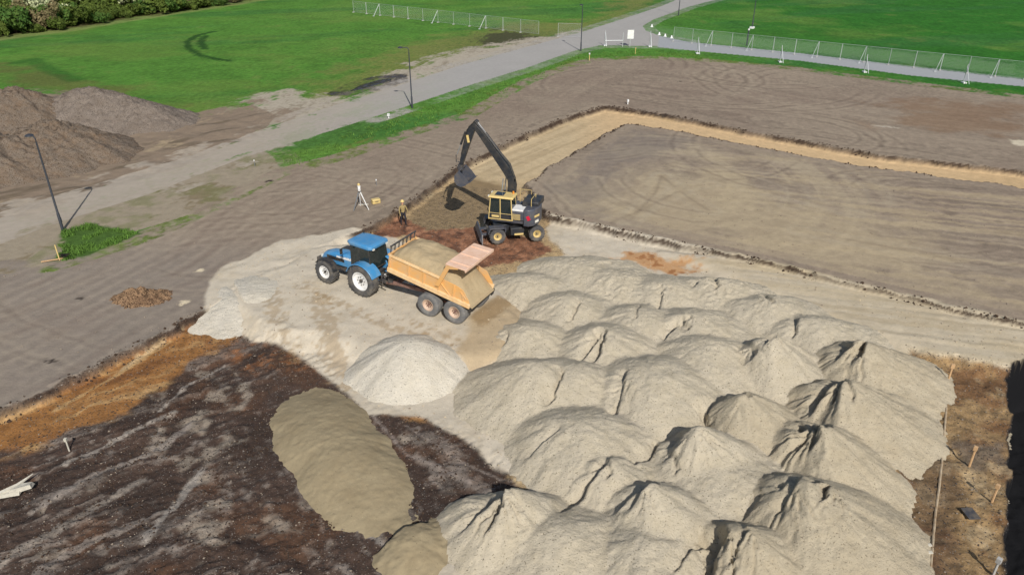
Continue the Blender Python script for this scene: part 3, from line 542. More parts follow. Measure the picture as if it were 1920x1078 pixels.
V = {'blue': mat('blue_paint', tuple(lin(66, 136, 186)), .35, dirt=tuple(lin(132, 158, 174)), dscale=2.2, damt=.45, coat=.3),
     'navy': mat('dark_blue_paint', tuple(lin(20, 44, 84)), .45, dirt=DUST, dscale=3, damt=.3),
     'glass': mat('tinted_glass', (.012, .018, .02), .08, spec=.9),
     'rubber': mat('tyre_rubber', (.06, .06, .062), .85, dirt=tuple(lin(128, 120, 106)), dscale=3, damt=.6),
     'rubber_grey': mat('dusty_tyre_rubber', (.13, .13, .13), .9, dirt=tuple(lin(140, 136, 128)), dscale=3, damt=.7),
     'white': mat('white_paint', (.78, .78, .76), .4, dirt=DUST, dscale=4, damt=.25),
     'black': mat('black_metal', (.02, .021, .023), .5, dirt=DUST, dscale=4, damt=.22),
     'iron': mat('dark_iron', (.05, .05, .055), .55, dirt=DUST, dscale=4, damt=.35),
     'steel': mat('bare_steel', (.42, .43, .44), .4, .6, dirt=DUST, dscale=4, damt=.3),
     'orange': mat('orange_paint', tuple(lin(220, 168, 102)), .5, dirt=tuple(lin(196, 170, 136)), dscale=1.6, damt=.7),
     'cream': mat('bleached_orange_paint', tuple(lin(228, 196, 150)), .55, dirt=tuple(lin(214, 164, 100)), dscale=2.2, damt=.7),
     'orangerim': mat('faded_orange_rim', tuple(lin(194, 168, 146)), .6, dirt=tuple(lin(190, 170, 150)), dscale=5, damt=.6),
     'pink': mat('sun_bleached_tailgate', tuple(lin(226, 192, 168)), .6, dirt=tuple(lin(206, 160, 124)), dscale=2, damt=.6),
     'rust': mat('dusty_chassis', tuple(lin(136, 104, 92)), .8, dirt=tuple(lin(60, 48, 44)), dscale=5, damt=.8),
     'vgrey': mat('grey_machine_paint', tuple(lin(70, 74, 84)), .45, dirt=DUST, dscale=2.5, damt=.2),
     'vdark': mat('charcoal_machine_paint', tuple(lin(38, 42, 48)), .45, dirt=DUST, dscale=2.5, damt=.14),
     'yellow': mat('yellow_paint', tuple(lin(214, 188, 122)), .45, dirt=DUST, dscale=3, damt=.3),
     'red': mat('red_decal', tuple(lin(200, 30, 60)), .5), 'lens': mat('lamp_lens', (.7, .68, .6), .15),
     'amber': mat('amber_lens', (.7, .25, .03), .25), 'galv': mat('galvanised_steel', (.55, .57, .57), .5, .3),
     'pole': mat('dark_grey_pole', (.035, .04, .05), .5), 'polelight': mat('grey_pole', (.16, .17, .18), .5),
     'concrete': mat('concrete', (.42, .41, .38), .9, bump=.01, bscale=30, var=.1, vscale=6),
     'wood': mat('raw_wood', tuple(lin(196, 160, 118)), .8, var=.15, vscale=8), 'paleconc': mat('pale_broken_timber', tuple(lin(190, 184, 168)), .85, bump=.02, bscale=12, var=.14, vscale=5),
     'skin': mat('skin', tuple(lin(196, 150, 122)), .6), 'tanjacket': mat('tan_jacket', tuple(lin(150, 132, 88)), .85, var=.2, vscale=8), 'trousers': mat('dark_trousers', (.02, .02, .028), .85, var=.2, vscale=8),
     'boots': mat('boots', (.03, .02, .015), .7), 'orangestrip': mat('pale_strip', tuple(lin(225, 205, 150)), .7), 'seat': mat('seat_cloth', (.05, .05, .06), .9)}
def lugs(mb, r, w, n, h=.035, c=(0, 0, 0)):
    for i in range(n):
        for sgn in (-1, 1):
            a = 360 * (i + (.5 if sgn > 0 else 0)) / n
            mb.add(*boxv(.075 * r / .9, w * .52, h), T(*c) @ RY(-a) @ T(0, sgn * w * .23, 0) @ T(0, 0, r) @ RZ(sgn * 28))
def boxv(x, y, z):
    x /= 2; y /= 2; z /= 2
    return [(-x, -y, -z), (x, -y, -z), (x, y, -z), (-x, y, -z), (-x, -y, z), (x, -y, z), (x, y, z), (-x, y, z)], [(0, 3, 2, 1), (4, 5, 6, 7), (0, 1, 5, 4), (1, 2, 6, 5), (2, 3, 7, 6), (3, 0, 4, 7)]
def wheel(parent, x, y, r, w, rim_r, rimm, side, rubber='rubber', nl=18, hubm='black', steer=0, dish=.3, name='wheel'):
    """side +1: outer face towards +y"""
    h = MB(); s = side
    h.lathe([(0, s * w * .34), (rim_r * .20, s * w * .34), (rim_r * .20, s * w * .02), (0, s * w * .02)], n=20)
    for k in range(8): h.lathe([(0, s * w * .33), (.022, s * w * .33), (.022, s * w * .2), (0, s * w * .2)], c=(rim_r * .45 * math.cos(k * math.pi / 4), 0, rim_r * .45 * math.sin(k * math.pi / 4)), n=6)
    o = h.build(name, V[hubm], parent); o.location = (x, y, r); o.rotation_euler = (0, 0, R(steer))
    t = MB(); hw = w / 2
    t.lathe([(rim_r, -hw * .82), (rim_r + (r - rim_r) * .35, -hw * .98), (rim_r + (r - rim_r) * .75, -hw), (r * .965, -hw * .86), (r * .985, -hw * .5), (r * .99, 0), (r * .985, hw * .5), (r * .965, hw * .86),
             (rim_r + (r - rim_r) * .75, hw), (rim_r + (r - rim_r) * .35, hw * .98), (rim_r, hw * .82)], n=40)
    if nl: lugs(t, r * .985, w, nl)
    t.build('tyre', V[rubber], o)
    q = MB(); q.lathe([(rim_r * 1.03, s * hw * .86), (rim_r * .93, s * hw * .86), (rim_r * .86, s * hw * .5), (rim_r * .55, s * hw * (dish + .12)), (rim_r * .28, s * hw * (dish + .12)), (0, s * hw * (dish + .12)), (0, -s * hw * .1), (rim_r * .9, -s * hw * .5), (rim_r * 1.03, -s * hw * .86)], n=36, close=False)
    q.build('rim', V[rimm], o); return o
def loc3(px, py, z): x, y = at(px, py, z); return (x, y, z)
# ---------------------------------------------------------------- tractor
H1 = R(148); OT = (-7.76, 37.8)
tz = float(terrain(np.array([OT[0]]), np.array([OT[1]]))[0]) + .0
tr = empty('tractor', (OT[0], OT[1], tz + .02), H1, label='blue farm tractor with white wheel rims coupled to the orange tipping trailer', cat='tractor')
for s in (1, -1):
    wheel(tr, 0, s * .98, .94, .62, .54, 'white', s, nl=20, hubm='iron')
    wheel(tr, 2.85, s * .92, .72, .50, .38, 'white', s, nl=18)
    f = MB(); pr = []
    for k in range(9): a = R(158 - k * 17); pr.append((1.06 * math.cos(a), .92 + 1.06 * math.sin(a)))
    inn = [(p[0] * .955, .92 + (p[1] - .92) * .955) for p in pr[::-1]]
    f.prism(pr + inn, s * .52, s * 1.28); f.prism([(-.75, .9), (.75, .95), (.62, 1.6), (-.5, 1.65)], s * .49, s * .53)
    f.build('rear_fender', V['blue'], tr, bevel=.02)
    f = MB(); pr = [(2.85 + .80 * math.cos(R(a)), .70 + .80 * math.sin(R(a))) for a in range(165, 34, -16)]
    inn = [(2.85 + (p[0] - 2.85) * .95, .70 + (p[1] - .7) * .95) for p in pr[::-1]]
    f.prism(pr + inn, s * .68, s * 1.15); f.build('front_fender', V['black'], tr, bevel=.01)
    l = MB(); l.box((3.78, s * .22, 1.22), (.04, .22, .16)); l.build('headlight', V['lens'], tr)
    mr = MB(); mr.tube([(1.15, s * .72, 2.55), (1.28, s * 1.1, 2.55)], .018); mr.box((1.28, s * 1.15, 2.42), (.04, .18, .32)); mr.build('mirror', V['black'], tr)
    st = MB(); [st.box((.95, s * (.72 + .06 * k), .95 - .26 * k), (.42, .2, .03)) for k in range(3)]; st.box((1.15, s * .8, .7), (.03, .05, .7)); st.build('step', V['black'], tr)
def hood_sec(x, w, zb, zt, r=.1): return [(x, -w, zb), (x, w, zb), (x, w, zt - r * 1.6), (x, w - r, zt - r * .35), (x, 0, zt), (x, -w + r, zt - r * .35), (x, -w, zt - r * 1.6)]
b = MB(); b.loft([hood_sec(1.0, .42, 1.05, 1.88), hood_sec(2.2, .40, 1.0, 1.80), hood_sec(3.1, .37, .98, 1.68), hood_sec(3.55, .33, .98, 1.52), hood_sec(3.76, .28, 1.0, 1.32)]).build('hood', V['blue'], tr, bevel=.02, angle=60)
g = MB(); [g.box((2.5 + .0, s * .395, 1.36), (1.5, .02, .22)) for s in (1, -1)]; g.box((3.79, 0, 1.1), (.03, .5, .1)); g.build('side_grille', V['black'], tr)
for s in (1, -1):
    g = MB()
    for k, (x, wd, hh) in enumerate([(1.35, .10, .12), (1.5, .08, .12), (1.62, .10, .12), (1.78, .12, .12), (1.93, .06, .12), (2.08, .12, .12), (2.24, .08, .12), (2.4, .1, .12)]): g.box((x, s * .425, 1.6 - (x - 1.3) * .05), (wd, .006, hh))
    g.box((1.87, s * .425, 1.50), (1.2, .006, .02)); g.box((1.87, s * .4245, 1.54), (1.1, .006, .1)); g.build('side_stripe', V['white'], tr)
c = MB(); c.box((1.7, 0, .82), (3.3, .46, .46)); c.box((.1, 0, .92), (.9, .72, .6)); c.box((2.85, 0, .68), (.3, 1.35, .2)); c.box((0, 0, .92), (.34, 1.5, .34)); c.box((-.75, 0, .65), (.7, .3, .18))
for s in (1, -1): c.tube([(-.3, s * .35, .7), (-1.15, s * .42, .55)], .035); c.tube([(-.4, s * .3, 1.25), (-.85, s * .4, 1.2), (-.9, s * .42, .6)], .03); c.box((.75, s * .55, .72), (.9, .32, .42))
c.build('chassis', V['iron'], tr, bevel=.015)
c = MB(); [c.box((4.0, y, .86), (.34, .055, .46), taper=(.7, 1)) for y in np.linspace(-.36, .36, 9)]; c.box((3.75, 0, .82), (.3, .5, .3)); c.build('front_ballast_weight', V['iron'], tr, bevel=.008)
cb = MB()                                   # cab pillars and sills
P4 = lambda x0, x1, z0, z1, y0, y1, r=.035: cb.tube([(x0, y0, z0), (x1, y1, z1)], r, 6)
for s in (1, -1):
    P4(1.12, .98, 1.25, 2.72, s * .62, s * .68); P4(.35, .33, 1.1, 2.72, s * .74, s * .72); P4(-.42, -.32, 1.5, 2.72, s * .74, s * .68)
    cb.tube([(1.12, s * .62, 1.28), (.35, s * .74, 1.22), (-.42, s * .74, 1.52)], .04, 6)
cb.box((1.12, 0, 1.28), (.08, 1.24, .08)); cb.box((-.42, 0, 1.5), (.08, 1.45, .08)); cb.box((.35, 0, 1.08), (1.5, 1.4, .08)); cb.build('cab_frame', V['black'], tr)
def pane(name, pts, par, m='glass', t=.012):
    g = MB(); p = [Vector(q) for q in pts]; nn = (p[1] - p[0]).cross(p[2] - p[0]).normalized() * t
    g.loft([[tuple(q - nn) for q in p], [tuple(q + nn) for q in p]]); return g.build(name, V[m], par)
def tglass():
    m = bpy.data.materials.new('clear_cab_glass'); m.use_nodes = True; b = m.node_tree.nodes['Principled BSDF']
    b.inputs['Base Color'].default_value = (.02, .03, .03, 1); b.inputs['Roughness'].default_value = .05; b.inputs['Alpha'].default_value = .72; b.inputs['Specular IOR Level'].default_value = .8; return m
V['cabglass'] = tglass()
for s in (1, -1):
    pane('door_window', [(1.1, s * .63, 1.3), (.37, s * .745, 1.25), (.35, s * .73, 2.7), (.99, s * .69, 2.7)], tr, 'cabglass')
    pane('side_window', [(.33, s * .745, 1.25), (-.4, s * .745, 1.55), (-.31, s * .69, 2.7), (.31, s * .73, 2.7)], tr, 'cabglass')
pane('windscreen', [(1.13, -.6, 1.3), (1.13, .6, 1.3), (.995, .66, 2.7), (.995, -.66, 2.7)], tr, 'cabglass')
pane('rear_window', [(-.43, -.72, 1.55), (-.43, .72, 1.55), (-.33, .66, 2.7), (-.33, -.66, 2.7)], tr, 'cabglass')
rf = MB(); rs = lambda z, k, dx=0: [(1.28 * k + dx, -.60 * k, z), (1.28 * k + dx, .60 * k, z), (.95 * k + dx, .76 * k, z), (-.42 * k + dx, .80 * k, z), (-.58 * k + dx, .66 * k, z), (-.58 * k + dx, -.66 * k, z), (-.42 * k + dx, -.80 * k, z), (.95 * k + dx, -.76 * k, z)]
rf.loft([rs(2.71, .95), rs(2.76, 1), rs(2.88, 1), rs(2.95, .9, .03), rs(2.97, .7, .1)]).build('roof', V['blue'], tr, bevel=.01, angle=50)
for x, y in ((1.27, -.45), (1.27, .45), (-.58, -.55), (-.58, .55)): wl = MB(); wl.box((x, y, 2.74), (.07, .14, .09)); wl.build('work_lamp', V['lens'], tr)
se = MB(); se.box((.0, 0, 1.45), (.5, .5, .14)); se.box((-.24, 0, 1.8), (.12, .48, .62)); se.box((0, 0, 1.24), (.3, .3, .3)); se.build('seat', V['seat'], tr, bevel=.03)
sw = MB(); sw.lathe([(.20, .0), (.185, .015), (.17, 0), (.185, -.015)], c=(0, 0, 0), axis='z', n=20); sw.tube([(0, 0, 0), (.12, 0, -.45)], .03); sw.box((0, 0, 0), (.36, .03, .02)); o = sw.build('steering_wheel', V['black'], tr); o.location = (.62, 0, 1.78); o.rotation_euler = (0, R(25), 0)
ex = MB(); ex.tube([(1.2, -.48, 1.3), (1.2, -.52, 1.5), (1.2, -.6, 1.8), (1.2, -.66, 2.95), (1.15, -.66, 3.05)], [.06, .06, .07, .045, .045], 10); ex.build('exhaust_pipe', V['black'], tr)
# ---------------------------------------------------------------- trailer
H2 = R(152); OR = (-3.14, 35.23); rz_ = float(terrain(np.array([OR[0]]), np.array([OR[1]]))[0])
tl = empty('tipping_trailer', (OR[0], OR[1], rz_ + .02), H2, label='orange tandem-axle tipping trailer with raised tailgate behind the blue tractor', cat='trailer')
for x in (.82, -.82):
    for s in (1, -1): wheel(tl, x, s * 1.02, .68, .55, .33, 'orangerim', s, rubber='rubber_grey', nl=0, hubm='rust', dish=.1)
c = MB(); c.box((1.0, .42, .98), (5.2, .14, .2)); c.box((1.0, -.42, .98), (5.2, .14, .2)); [c.box((x, 0, .95), (.16, .9, .14)) for x in (-1.4, -.2, 1.0, 2.2, 3.4)]
c.tube([(3.4, .42, .92), (4.35, .05, .62)], .09); c.tube([(3.4, -.42, .92), (4.35, -.05, .62)], .09); c.box((4.45, 0, .6), (.3, .16, .12)); [c.tube([(x, -1, .64), (x, 1, .64)], .07) for x in (.8, -.8)]
for s in (1, -1): c.box((0, s * .55, .72), (1.5, .1, .12))
c.build('chassis', V['rust'], tl, bevel=.01)
hy = MB(); hy.tube([(2.9, 0, .95), (2.75, 0, 1.55)], .09); hy.build('tipping_ram', V['steel'], tl)
hs = MB()
for k in range(6): hs.tube([(3.2 + .1 * k, -.1 + .05 * k, 1.0), (3.8, .1 - .04 * k, 1.25 + .05 * k), (4.6, .06 * k - .1, .95), (5.0, 0, .95)], .018, 6)
hs.box((3.9, .15, .95), (.35, .3, .3)); hs.tube([(4.0, -.25, .35), (4.0, -.25, 1.05)], .04); hs.build('hoses_and_jack', V['iron'], tl)
TILT = RZ(0) @ T(-1.75, 0, 1.12) @ RY(-11.0)      # hinge at the rear
BL, BW, BH = 5.15, 1.25, 1.02
def B(): b = MB(); b.m = TILT; return b
b = B(); b.box((BL / 2, 0, .03), (BL, BW * 1.9, .07)); b.build('bed_floor', V['orange'], tl)
b = B(); b.box((BL / 2 - .2, .45, -.1), (BL - .6, .12, .17)); b.box((BL / 2 - .2, -.45, -.1), (BL - .6, .12, .17)); [b.box((x, 0, -.07), (.1, 2.1, .12)) for x in np.linspace(.3, BL - .3, 7)]; b.build('bed_subframe', V['black'], tl)
for s in (1, -1):
    b = B(); w0 = BW * .96
    b.prism([(.0, .05), (BL, .05), (BL, BH), (2.2, BH), (1.0, BH * .98), (.55, BH * .9), (.12, BH * .42)], s * w0, s * (w0 + .045)); sw_ = b.build('side_wall', V['orange'], tl)
    b = B(); b.box((BL / 2 + .9, s * BW, BH), (BL - 1.9, .13, .10)); b.build('top_rail', V['cream'], sw_, bevel=.01); b = B(); b.box((BL / 2, s * (BW + .01), .16), (BL, .13, .26)); b.build('bottom_rail', V['cream'], sw_, bevel=.015)
    b = B()
    for x in (1.05, 1.95, 2.9, 3.85, 5.05): b = B(); b.box((x, s * (BW + .0), .55), (.09, .10, .86)); b.build('side_rib', V['orange'], sw_, bevel=.01)
    b = B(); b.tube([(1.1, s * (BW + .02), .2), (1.95, s * (BW + .02), .86)], .03); b.build('side_brace', V['orange'], sw_)
    b = B(); b.box((.45, s * (BW + .0), .35), (.06, .08, .5), rot=RY(12)); b.box((.48, s * (BW - .0), .62), (.5, .06, .05), rot=RY(-38)); b.build('rear_post', V['orange'], sw_)
b = B(); b.box((BL, 0, BH * .52), (.06, BW * 1.92, BH)); b.box((BL, 0, BH + .02), (.12, BW * 2.04, .1)); [b.box((BL + .05, y, BH * .5), (.07, .09, BH * .9)) for y in (-.8, -.27, .27, .8)]; b.build('headboard', V['orange'], tl, bevel=.01)
b = B(); b.box((BL + .02, 0, BH + .46), (.07, 2.3, .07)); [b.box((BL + .02, y, BH + .24), (.05, .05, .46)) for y in np.linspace(-1.08, 1.08, 7)]; b.build('headboard_grid', V['iron'], tl)
for s in (1, -1):
    b = B(); b.prism([(1.85, .62), (2.10, .55), (1.62, 2.0), (.95, 2.18), (.92, 2.05), (1.42, 1.86)], s * (BW + .08), s * (BW + .16)); b.build('tailgate_arm', V['orange'], tl, bevel=.01)
b = B(); b.box((1.05, 0, 2.14), (1.15, BW * 2 + .34, .07), rot=RY(6)); [b.box((1.05, y, 2.19), (1.1, .07, .05), rot=RY(6)) for y in (-1.0, 0, 1.0)]; b.box((1.62, 0, 2.04), (.08, BW * 2 + .3, .16)); b.box((.48, 0, 2.16), (.07, BW * 2 + .34, .16)); b.build('tailgate', V['pink'], tl, bevel=.01)
b = B(); b.box((-.04, 0, -.02), (.1, BW * 2 + .05, .16)); [b.box((-.1, y, -.12), (.05, .25, .12)) for y in (-1, 1)]; b.build('rear_crossbar', V['black'], tl)
# load, shaped in the tilted bed
g_ = .07; ux = np.arange(-.12, BL - .05, g_); uy = np.arange(-BW * .95, BW * .95 + .01, BW * 1.9 / 34); UX, UY = np.meshgrid(ux, uy)
xs_ = np.array([-.15, 0, .8, 1.45, 2.2, 3.6, 4.6, 5.15]); zs_ = np.array([.02, .07, .85, 1.36, 1.50, 1.58, 1.42, 1.02])
LZ = np.interp(UX, xs_, zs_); edge = np.clip((BW * .95 - np.abs(UY)) / .5, 0, 1); LZ = LZ - (1 - edge) ** 1.4 * .22 * np.clip(LZ, 0, 1); LZ += .12 * fbm(UX * 1.2, UY * 1.2, 201, 4) * np.clip(LZ, 0, 1) + .012 * fbm(UX * 7, UY * 7, 203, 2)
LZ = LZ - .16 * np.exp(-((UX - 3.3) ** 2 + (UY - .1) ** 2) / .3) * .5
TM = np.array(T(OR[0], OR[1], rz_ + .02) @ Matrix.Rotation(H2, 4, 'Z') @ TILT)
Q = np.stack([UX.ravel(), UY.ravel(), LZ.ravel(), np.ones(UX.size)], 1); nn_ = UX.shape; Qb = Q.copy(); Qb[:, 2] = .068
W_ = (TM @ np.concatenate([Q, Qb]).T).T[:, :3]; id_ = np.arange(UX.size).reshape(nn_)
top = np.stack([id_[:-1, :-1], id_[:-1, 1:], id_[1:, 1:], id_[1:, :-1]], -1).reshape(-1, 4); N_ = UX.size
rimi = list(id_[0, :]) + list(id_[1:, -1]) + list(id_[-1, -2::-1]) + list(id_[-2:0:-1, 0]); side = np.array([(rimi[i], rimi[i] + N_, rimi[(i + 1) % len(rimi)] + N_, rimi[(i + 1) % len(rimi)]) for i in range(len(rimi))])
org_ = W_.mean(0); o = np_mesh('sand_load', W_ - org_, np.concatenate([top, top[:, ::-1] + N_, side]), HM['tan']); o.location = org_
HM['load'] = heapmat('load_sand', lin(172, 154, 122), lin(154, 134, 102), bump=.015, specks=.72); o.data.materials[0] = HM['load']; tag(o, 'full load of brownish sand lying in the bed of the orange trailer', 'sand load')
# ---------------------------------------------------------------- wheeled excavator
H3 = R(190); OE = (.16, 46.4); ez = -.42
ev = empty('wheeled_excavator', (OE[0], OE[1], ez), H3, label='wheeled excavator with yellow cab roof, dark boom raised and bucket hanging', cat='excavator')
for x in (1.32, -1.32):
    for s in (1, -1): wheel(ev, x, s * .98, .54, .44, .26, 'yellow', s, rubber='rubber', nl=14, hubm='iron', dish=.2)
c = MB(); c.box((0, 0, .85), (2.9, .9, .42)); c.box((1.32, 0, .6), (.35, 1.7, .3)); c.box((-1.32, 0, .6), (.35, 1.7, .3)); c.lathe([(0, 1.05), (.62, 1.05), (.62, 1.32), (0, 1.32)], axis='z'); c.build('undercarriage', V['vdark'], ev, bevel=.02)
for s in (1, -1):
    f = MB(); f.box((1.35, s * .95, 1.12), (1.0, .62, .06)); f.box((1.88, s * .95, .95), (.06, .62, .36), rot=RY(-20)); f.box((.8, s * .95, .98), (.06, .62, .3)); f.build('fender', V['vgrey'], ev, bevel=.015)
    f = MB(); f.box((0, s * .88, .8), (.9, .5, .5)); f.build('step_box', V['vdark'], ev, bevel=.03)
    f = MB(); f.box((-.1, s * 1.15, .62), (.6, .04, .12)); f.build('side_marker', V['yellow'], ev)
bl_ = MB(); bl_.prism([(2.3, .1), (2.36, .1), (2.52, .4), (2.4, .75), (2.3, .75), (2.38, .4)], -1.22, 1.22); bl_.box((2.1, .5, .5), (.5, .14, .14)); bl_.box((2.1, -.5, .5), (.5, .14, .14)); bl_.build('dozer_blade', V['vgrey'], ev)
oa = MB(); [oa.box((2.34, y, .42), (.06, .1, .72)) for y in (1.2,)]; oa.build('blade_edge', V['steel'], ev)
UP0 = set(ev.children)
bd = MB(); bd.box((-.1, -.1, 1.52), (2.9, 2.3, .3)); bd.box((-.35, .78, 1.95), (1.7, .75, .62)); bd.box((-.2, -.95, 1.85), (2.3, .55, .5)); bd.build('upper_body', V['vgrey'], ev, bevel=.05)
ch = MB(); ch.box((-.6, .62, 2.30), (1.15, .95, .14)); ch.build('white_engine_cover', V['white'], ev, bevel=.04)
cw = MB(); pts = [(-.95, -1.2), (-.95, 1.2), (-1.3, 1.2), (-1.62, .95), (-1.78, .4), (-1.8, 0), (-1.78, -.4), (-1.62, -.95), (-1.3, -1.2)]; cw.prism(pts, 1.28, 2.45, 'z'); cw.build('counterweight', V['vgrey'], ev, bevel=.07)
eh = MB(); eh.box((-1.2, -.35, 2.5), (1.1, 1.5, .44)); eh.build('engine_hood', V['vdark'], ev, bevel=.06)
dk = MB(); dk.box((-1.3, 1.205, 1.9), (.22, .012, .3), rot=RY(25)); dk.build('red_sticker', V['red'], ev)
dk = MB(); dk.box((-1.74, .70, 1.95), (.03, .5, .14), rot=RZ(-22)); dk.build('rear_light_strip', V['yellow'], ev); dk = MB(); dk.box((-1.74, .70, 1.58), (.03, .35, .16), rot=RZ(-22)); dk.build('rear_lamp', V['lens'], ev)
vn = MB(); [vn.box((-.4, 1.165, 1.7 + .07 * k), (.7, .012, .03)) for k in range(6)]; vn.build('side_vent', V['yellow'], ev)
hr = MB(); 
for y0 in (-.1,): hr.tube([(-.9, -1.0, 2.5), (-.9, -1.0, 3.0), (-.1, -1.0, 3.0), (-.1, -1.0, 2.1)], .02, 6); hr.tube([(-1.3, -.6, 2.5), (-1.3, -.6, 2.95), (-1.3, .5, 2.95), (-1.3, .5, 2.4)], .02, 6)
hr.build('handrail', V['yellow'], ev)
ep = MB(); ep.tube([(-1.1, -.5, 2.6), (-1.1, -.5, 3.0), (-1.18, -.5, 3.06)], .05); ep.build('exhaust_pipe', V['black'], ev); ep = MB(); ep.tube([(-.7, -.2, 2.55), (-.7, -.2, 2.75)], .09); ep.build('air_filter_cap', V['black'], ev)
cf = MB(); P4c = lambda a, b_, r=.04: cf.tube([a, b_], r, 6)
for y in (.22, 1.15):
    P4c((1.42, y, 1.55), (1.28, y, 3.05)); P4c((.62, y, 1.65), (.62, y, 3.08)); P4c((-.18, y, 1.65), (-.12, y, 3.05)); P4c((1.42, y, 2.0), (-.18, y, 2.0), .03)
cf.box((.6, .69, 1.62), (1.66, .95, .12)); cab = cf.build('cab', V['yellow'], ev); cf = MB(); cf.box((.6, 1.16, 1.82), (1.6, .03, .36)); cf.build('door_panel', V['vdark'], cab); cf = MB(); cf.box((.95, 1.18, 1.80), (.5, .012, .16)); cf.build('yellow_sticker', V['yellow'], cab)
def pn(nm, pts): return pane(nm, pts, cab, 'cabglass')
pn('window', [(1.4, 1.16, 2.02), (.66, 1.16, 2.02), (.66, 1.16, 3.03), (1.28, 1.16, 3.03)]); pn('window', [(.58, 1.16, 2.02), (-.14, 1.16, 2.02), (-.1, 1.16, 3.03), (.58, 1.16, 3.03)])
pn('windscreen', [(1.43, .25, 1.65), (1.43, 1.12, 1.65), (1.29, 1.12, 3.0), (1.29, .25, 3.0)]); pn('window', [(-.19, .25, 2.0), (-.19, 1.12, 2.0), (-.13, 1.12, 3.0), (-.13, .25, 3.0)]); pn('window', [(1.4, .2, 2.1), (-.14, .2, 2.1), (-.1, .2, 3.03), (1.28, .2, 3.03)])
rf = MB(); rf.box((.58, .69, 3.12), (1.7, 1.12, .13), taper=(.92, .88)); rf.build('cab_roof', V['yellow'], ev, bevel=.03)
rf = MB(); rf.box((.75, .69, 3.2), (.6, .62, .02)); rf.build('roof_hatch', V['glass'], ev)
bc_ = MB(); bc_.lathe([(0, 0), (.07, 0), (.06, .16), (0, .18)], c=(-.05, .4, 3.18), axis='z', n=12); bc_.build('beacon', V['amber'], ev)
for y in (.35, 1.05): wk = MB(); wk.box((1.42, y, 3.12), (.08, .16, .1)); wk.build('work_lamp', V['lens'], ev)
se = MB(); se.box((.4, .69, 1.95), (.5, .5, .12)); se.box((.15, .69, 2.3), (.12, .48, .62)); se.build('seat', V['seat'], ev, bevel=.03)
# operator inside the cab is a dark shape: a person of his own
AX = lambda x, z, y=-.28: (x, y, z)
def beam(name, pts, hts, wd, par=ev, m='vdark', y=-.28):
    q = MB(); secs = []
    for i, (x, z) in enumerate(pts):
        a = Vector(pts[max(i - 1, 0)]); b2 = Vector(pts[min(i + 1, len(pts) - 1)]); d = (b2 - a).normalized(); n2 = Vector((-d.y, d.x)) * hts[i] / 2
        secs.append([(x + n2.x, y - wd / 2, z + n2.y), (x + n2.x, y + wd / 2, z + n2.y), (x - n2.x, y + wd / 2, z - n2.y), (x - n2.x, y - wd / 2, z - n2.y)])
    return q.loft(secs).build(name, V[m], par, bevel=.015)
beam('lower_boom', [(.45, 1.5), (.30, 2.6), (.22, 3.5), (.30, 4.1)], [.34, .5, .52, .40], .42)
bm_ = beam('upper_boom', [(.20, 3.75), (.62, 4.55), (1.5, 5.72), (2.35, 6.85), (2.82, 7.35)], [.42, .54, .46, .38, .26], .34)
st_b = beam('stick', [(2.58, 7.62), (2.95, 7.1), (3.32, 6.05), (3.65, 5.0), (3.76, 4.6)], [.2, .46, .38, .28, .2], .30)
def ram(name, a, b_, r, par=ev, y=-.28, k=.55):
    a = Vector((a[0], y, a[1])); b_ = Vector((b_[0], y, b_[1])); mm_ = a.lerp(b_, k)
    q = MB(); q.tube([a, mm_], r, 10); o = q.build(name, V['vdark'], par); q = MB(); q.tube([mm_, b_], r * .55, 8); q.build('piston_rod', V['steel'], o); return o
for dy in (-.62, .06): ram('boom_ram', (1.0, 1.75), (.75, 4.0), .075, y=dy)
ram('positioning_ram', (-.05, 2.5), (.35, 4.5), .09, y=-.28); ram('stick_ram', (1.15, 5.75), (2.62, 7.6), .085, y=-.28, k=.6)
ram('bucket_ram', (3.42, 6.8), (4.05, 5.25), .07)
q = MB(); q.m = T(.27, 0, -.35); q.tube([AX(3.5, 5.0), AX(3.75, 5.1)], .05); q.box(AX(3.55, 4.80), (.3, .34, .28)); q.lathe([(0, 0), (.22, 0), (.22, .2), (0, .2)], c=(3.58, -.28, 4.55), axis='z', n=16); q.tube([AX(3.78, 5.1, -.1), AX(3.78, 5.6, -.1)], .04); q.build('tilt_rotator', V['iron'], ev)
bk = MB(); bk.m = T(3.85, 0, 4.22) @ RY(52) @ Matrix.Diagonal((.95, .95, .92, 1)) @ T(-3.6, .06, -4.55); prf = [(3.35, 4.52), (3.88, 4.55), (4.22, 4.30), (4.32, 3.98), (4.20, 3.66), (3.95, 3.52), (3.52, 3.40)]; inn = [(3.56, 3.47), (3.93, 3.58), (4.14, 3.70), (4.25, 3.98), (4.16, 4.26), (3.86, 4.48), (3.35, 4.46)]
bk.prism(prf + inn[:], -1.0, .44)
for s in (-1.0, .42): bk.prism(prf + [(3.38, 4.0)], s, s + .03)
for y in np.linspace(-.92, .36, 6): bk.box((3.46, y, 3.38), (.16, .07, .04), rot=RY(-15))
bk.build('bucket', V['vgrey'], ev)
hs = MB()
for dy in (-.08, .02, .12): hs.tube([(.2, dy - .2, 3.0), (.0, dy - .2, 4.0), (.35, dy - .2, 4.95), (1.25, dy - .2, 5.95), (2.2, dy - .2, 7.1), (2.7, dy - .2, 7.65), (3.25, dy - .2, 7.0), (3.7, dy - .2, 5.3)], .022, 6)
hs.build('hydraulic_hose', V['black'], ev)
lb = MB(); [lb.box((3.2, -.28 + s * .155, 6.4), (.16, .006, .5), rot=RY(10)) for s in (1, -1)]; lb.build('yellow_sticker', V['yellow'], ev)
for o_ in ev.children:
    if o_ not in UP0: o_.rotation_euler = (0, 0, R(-27))       # the upper carriage is slewed on its ring
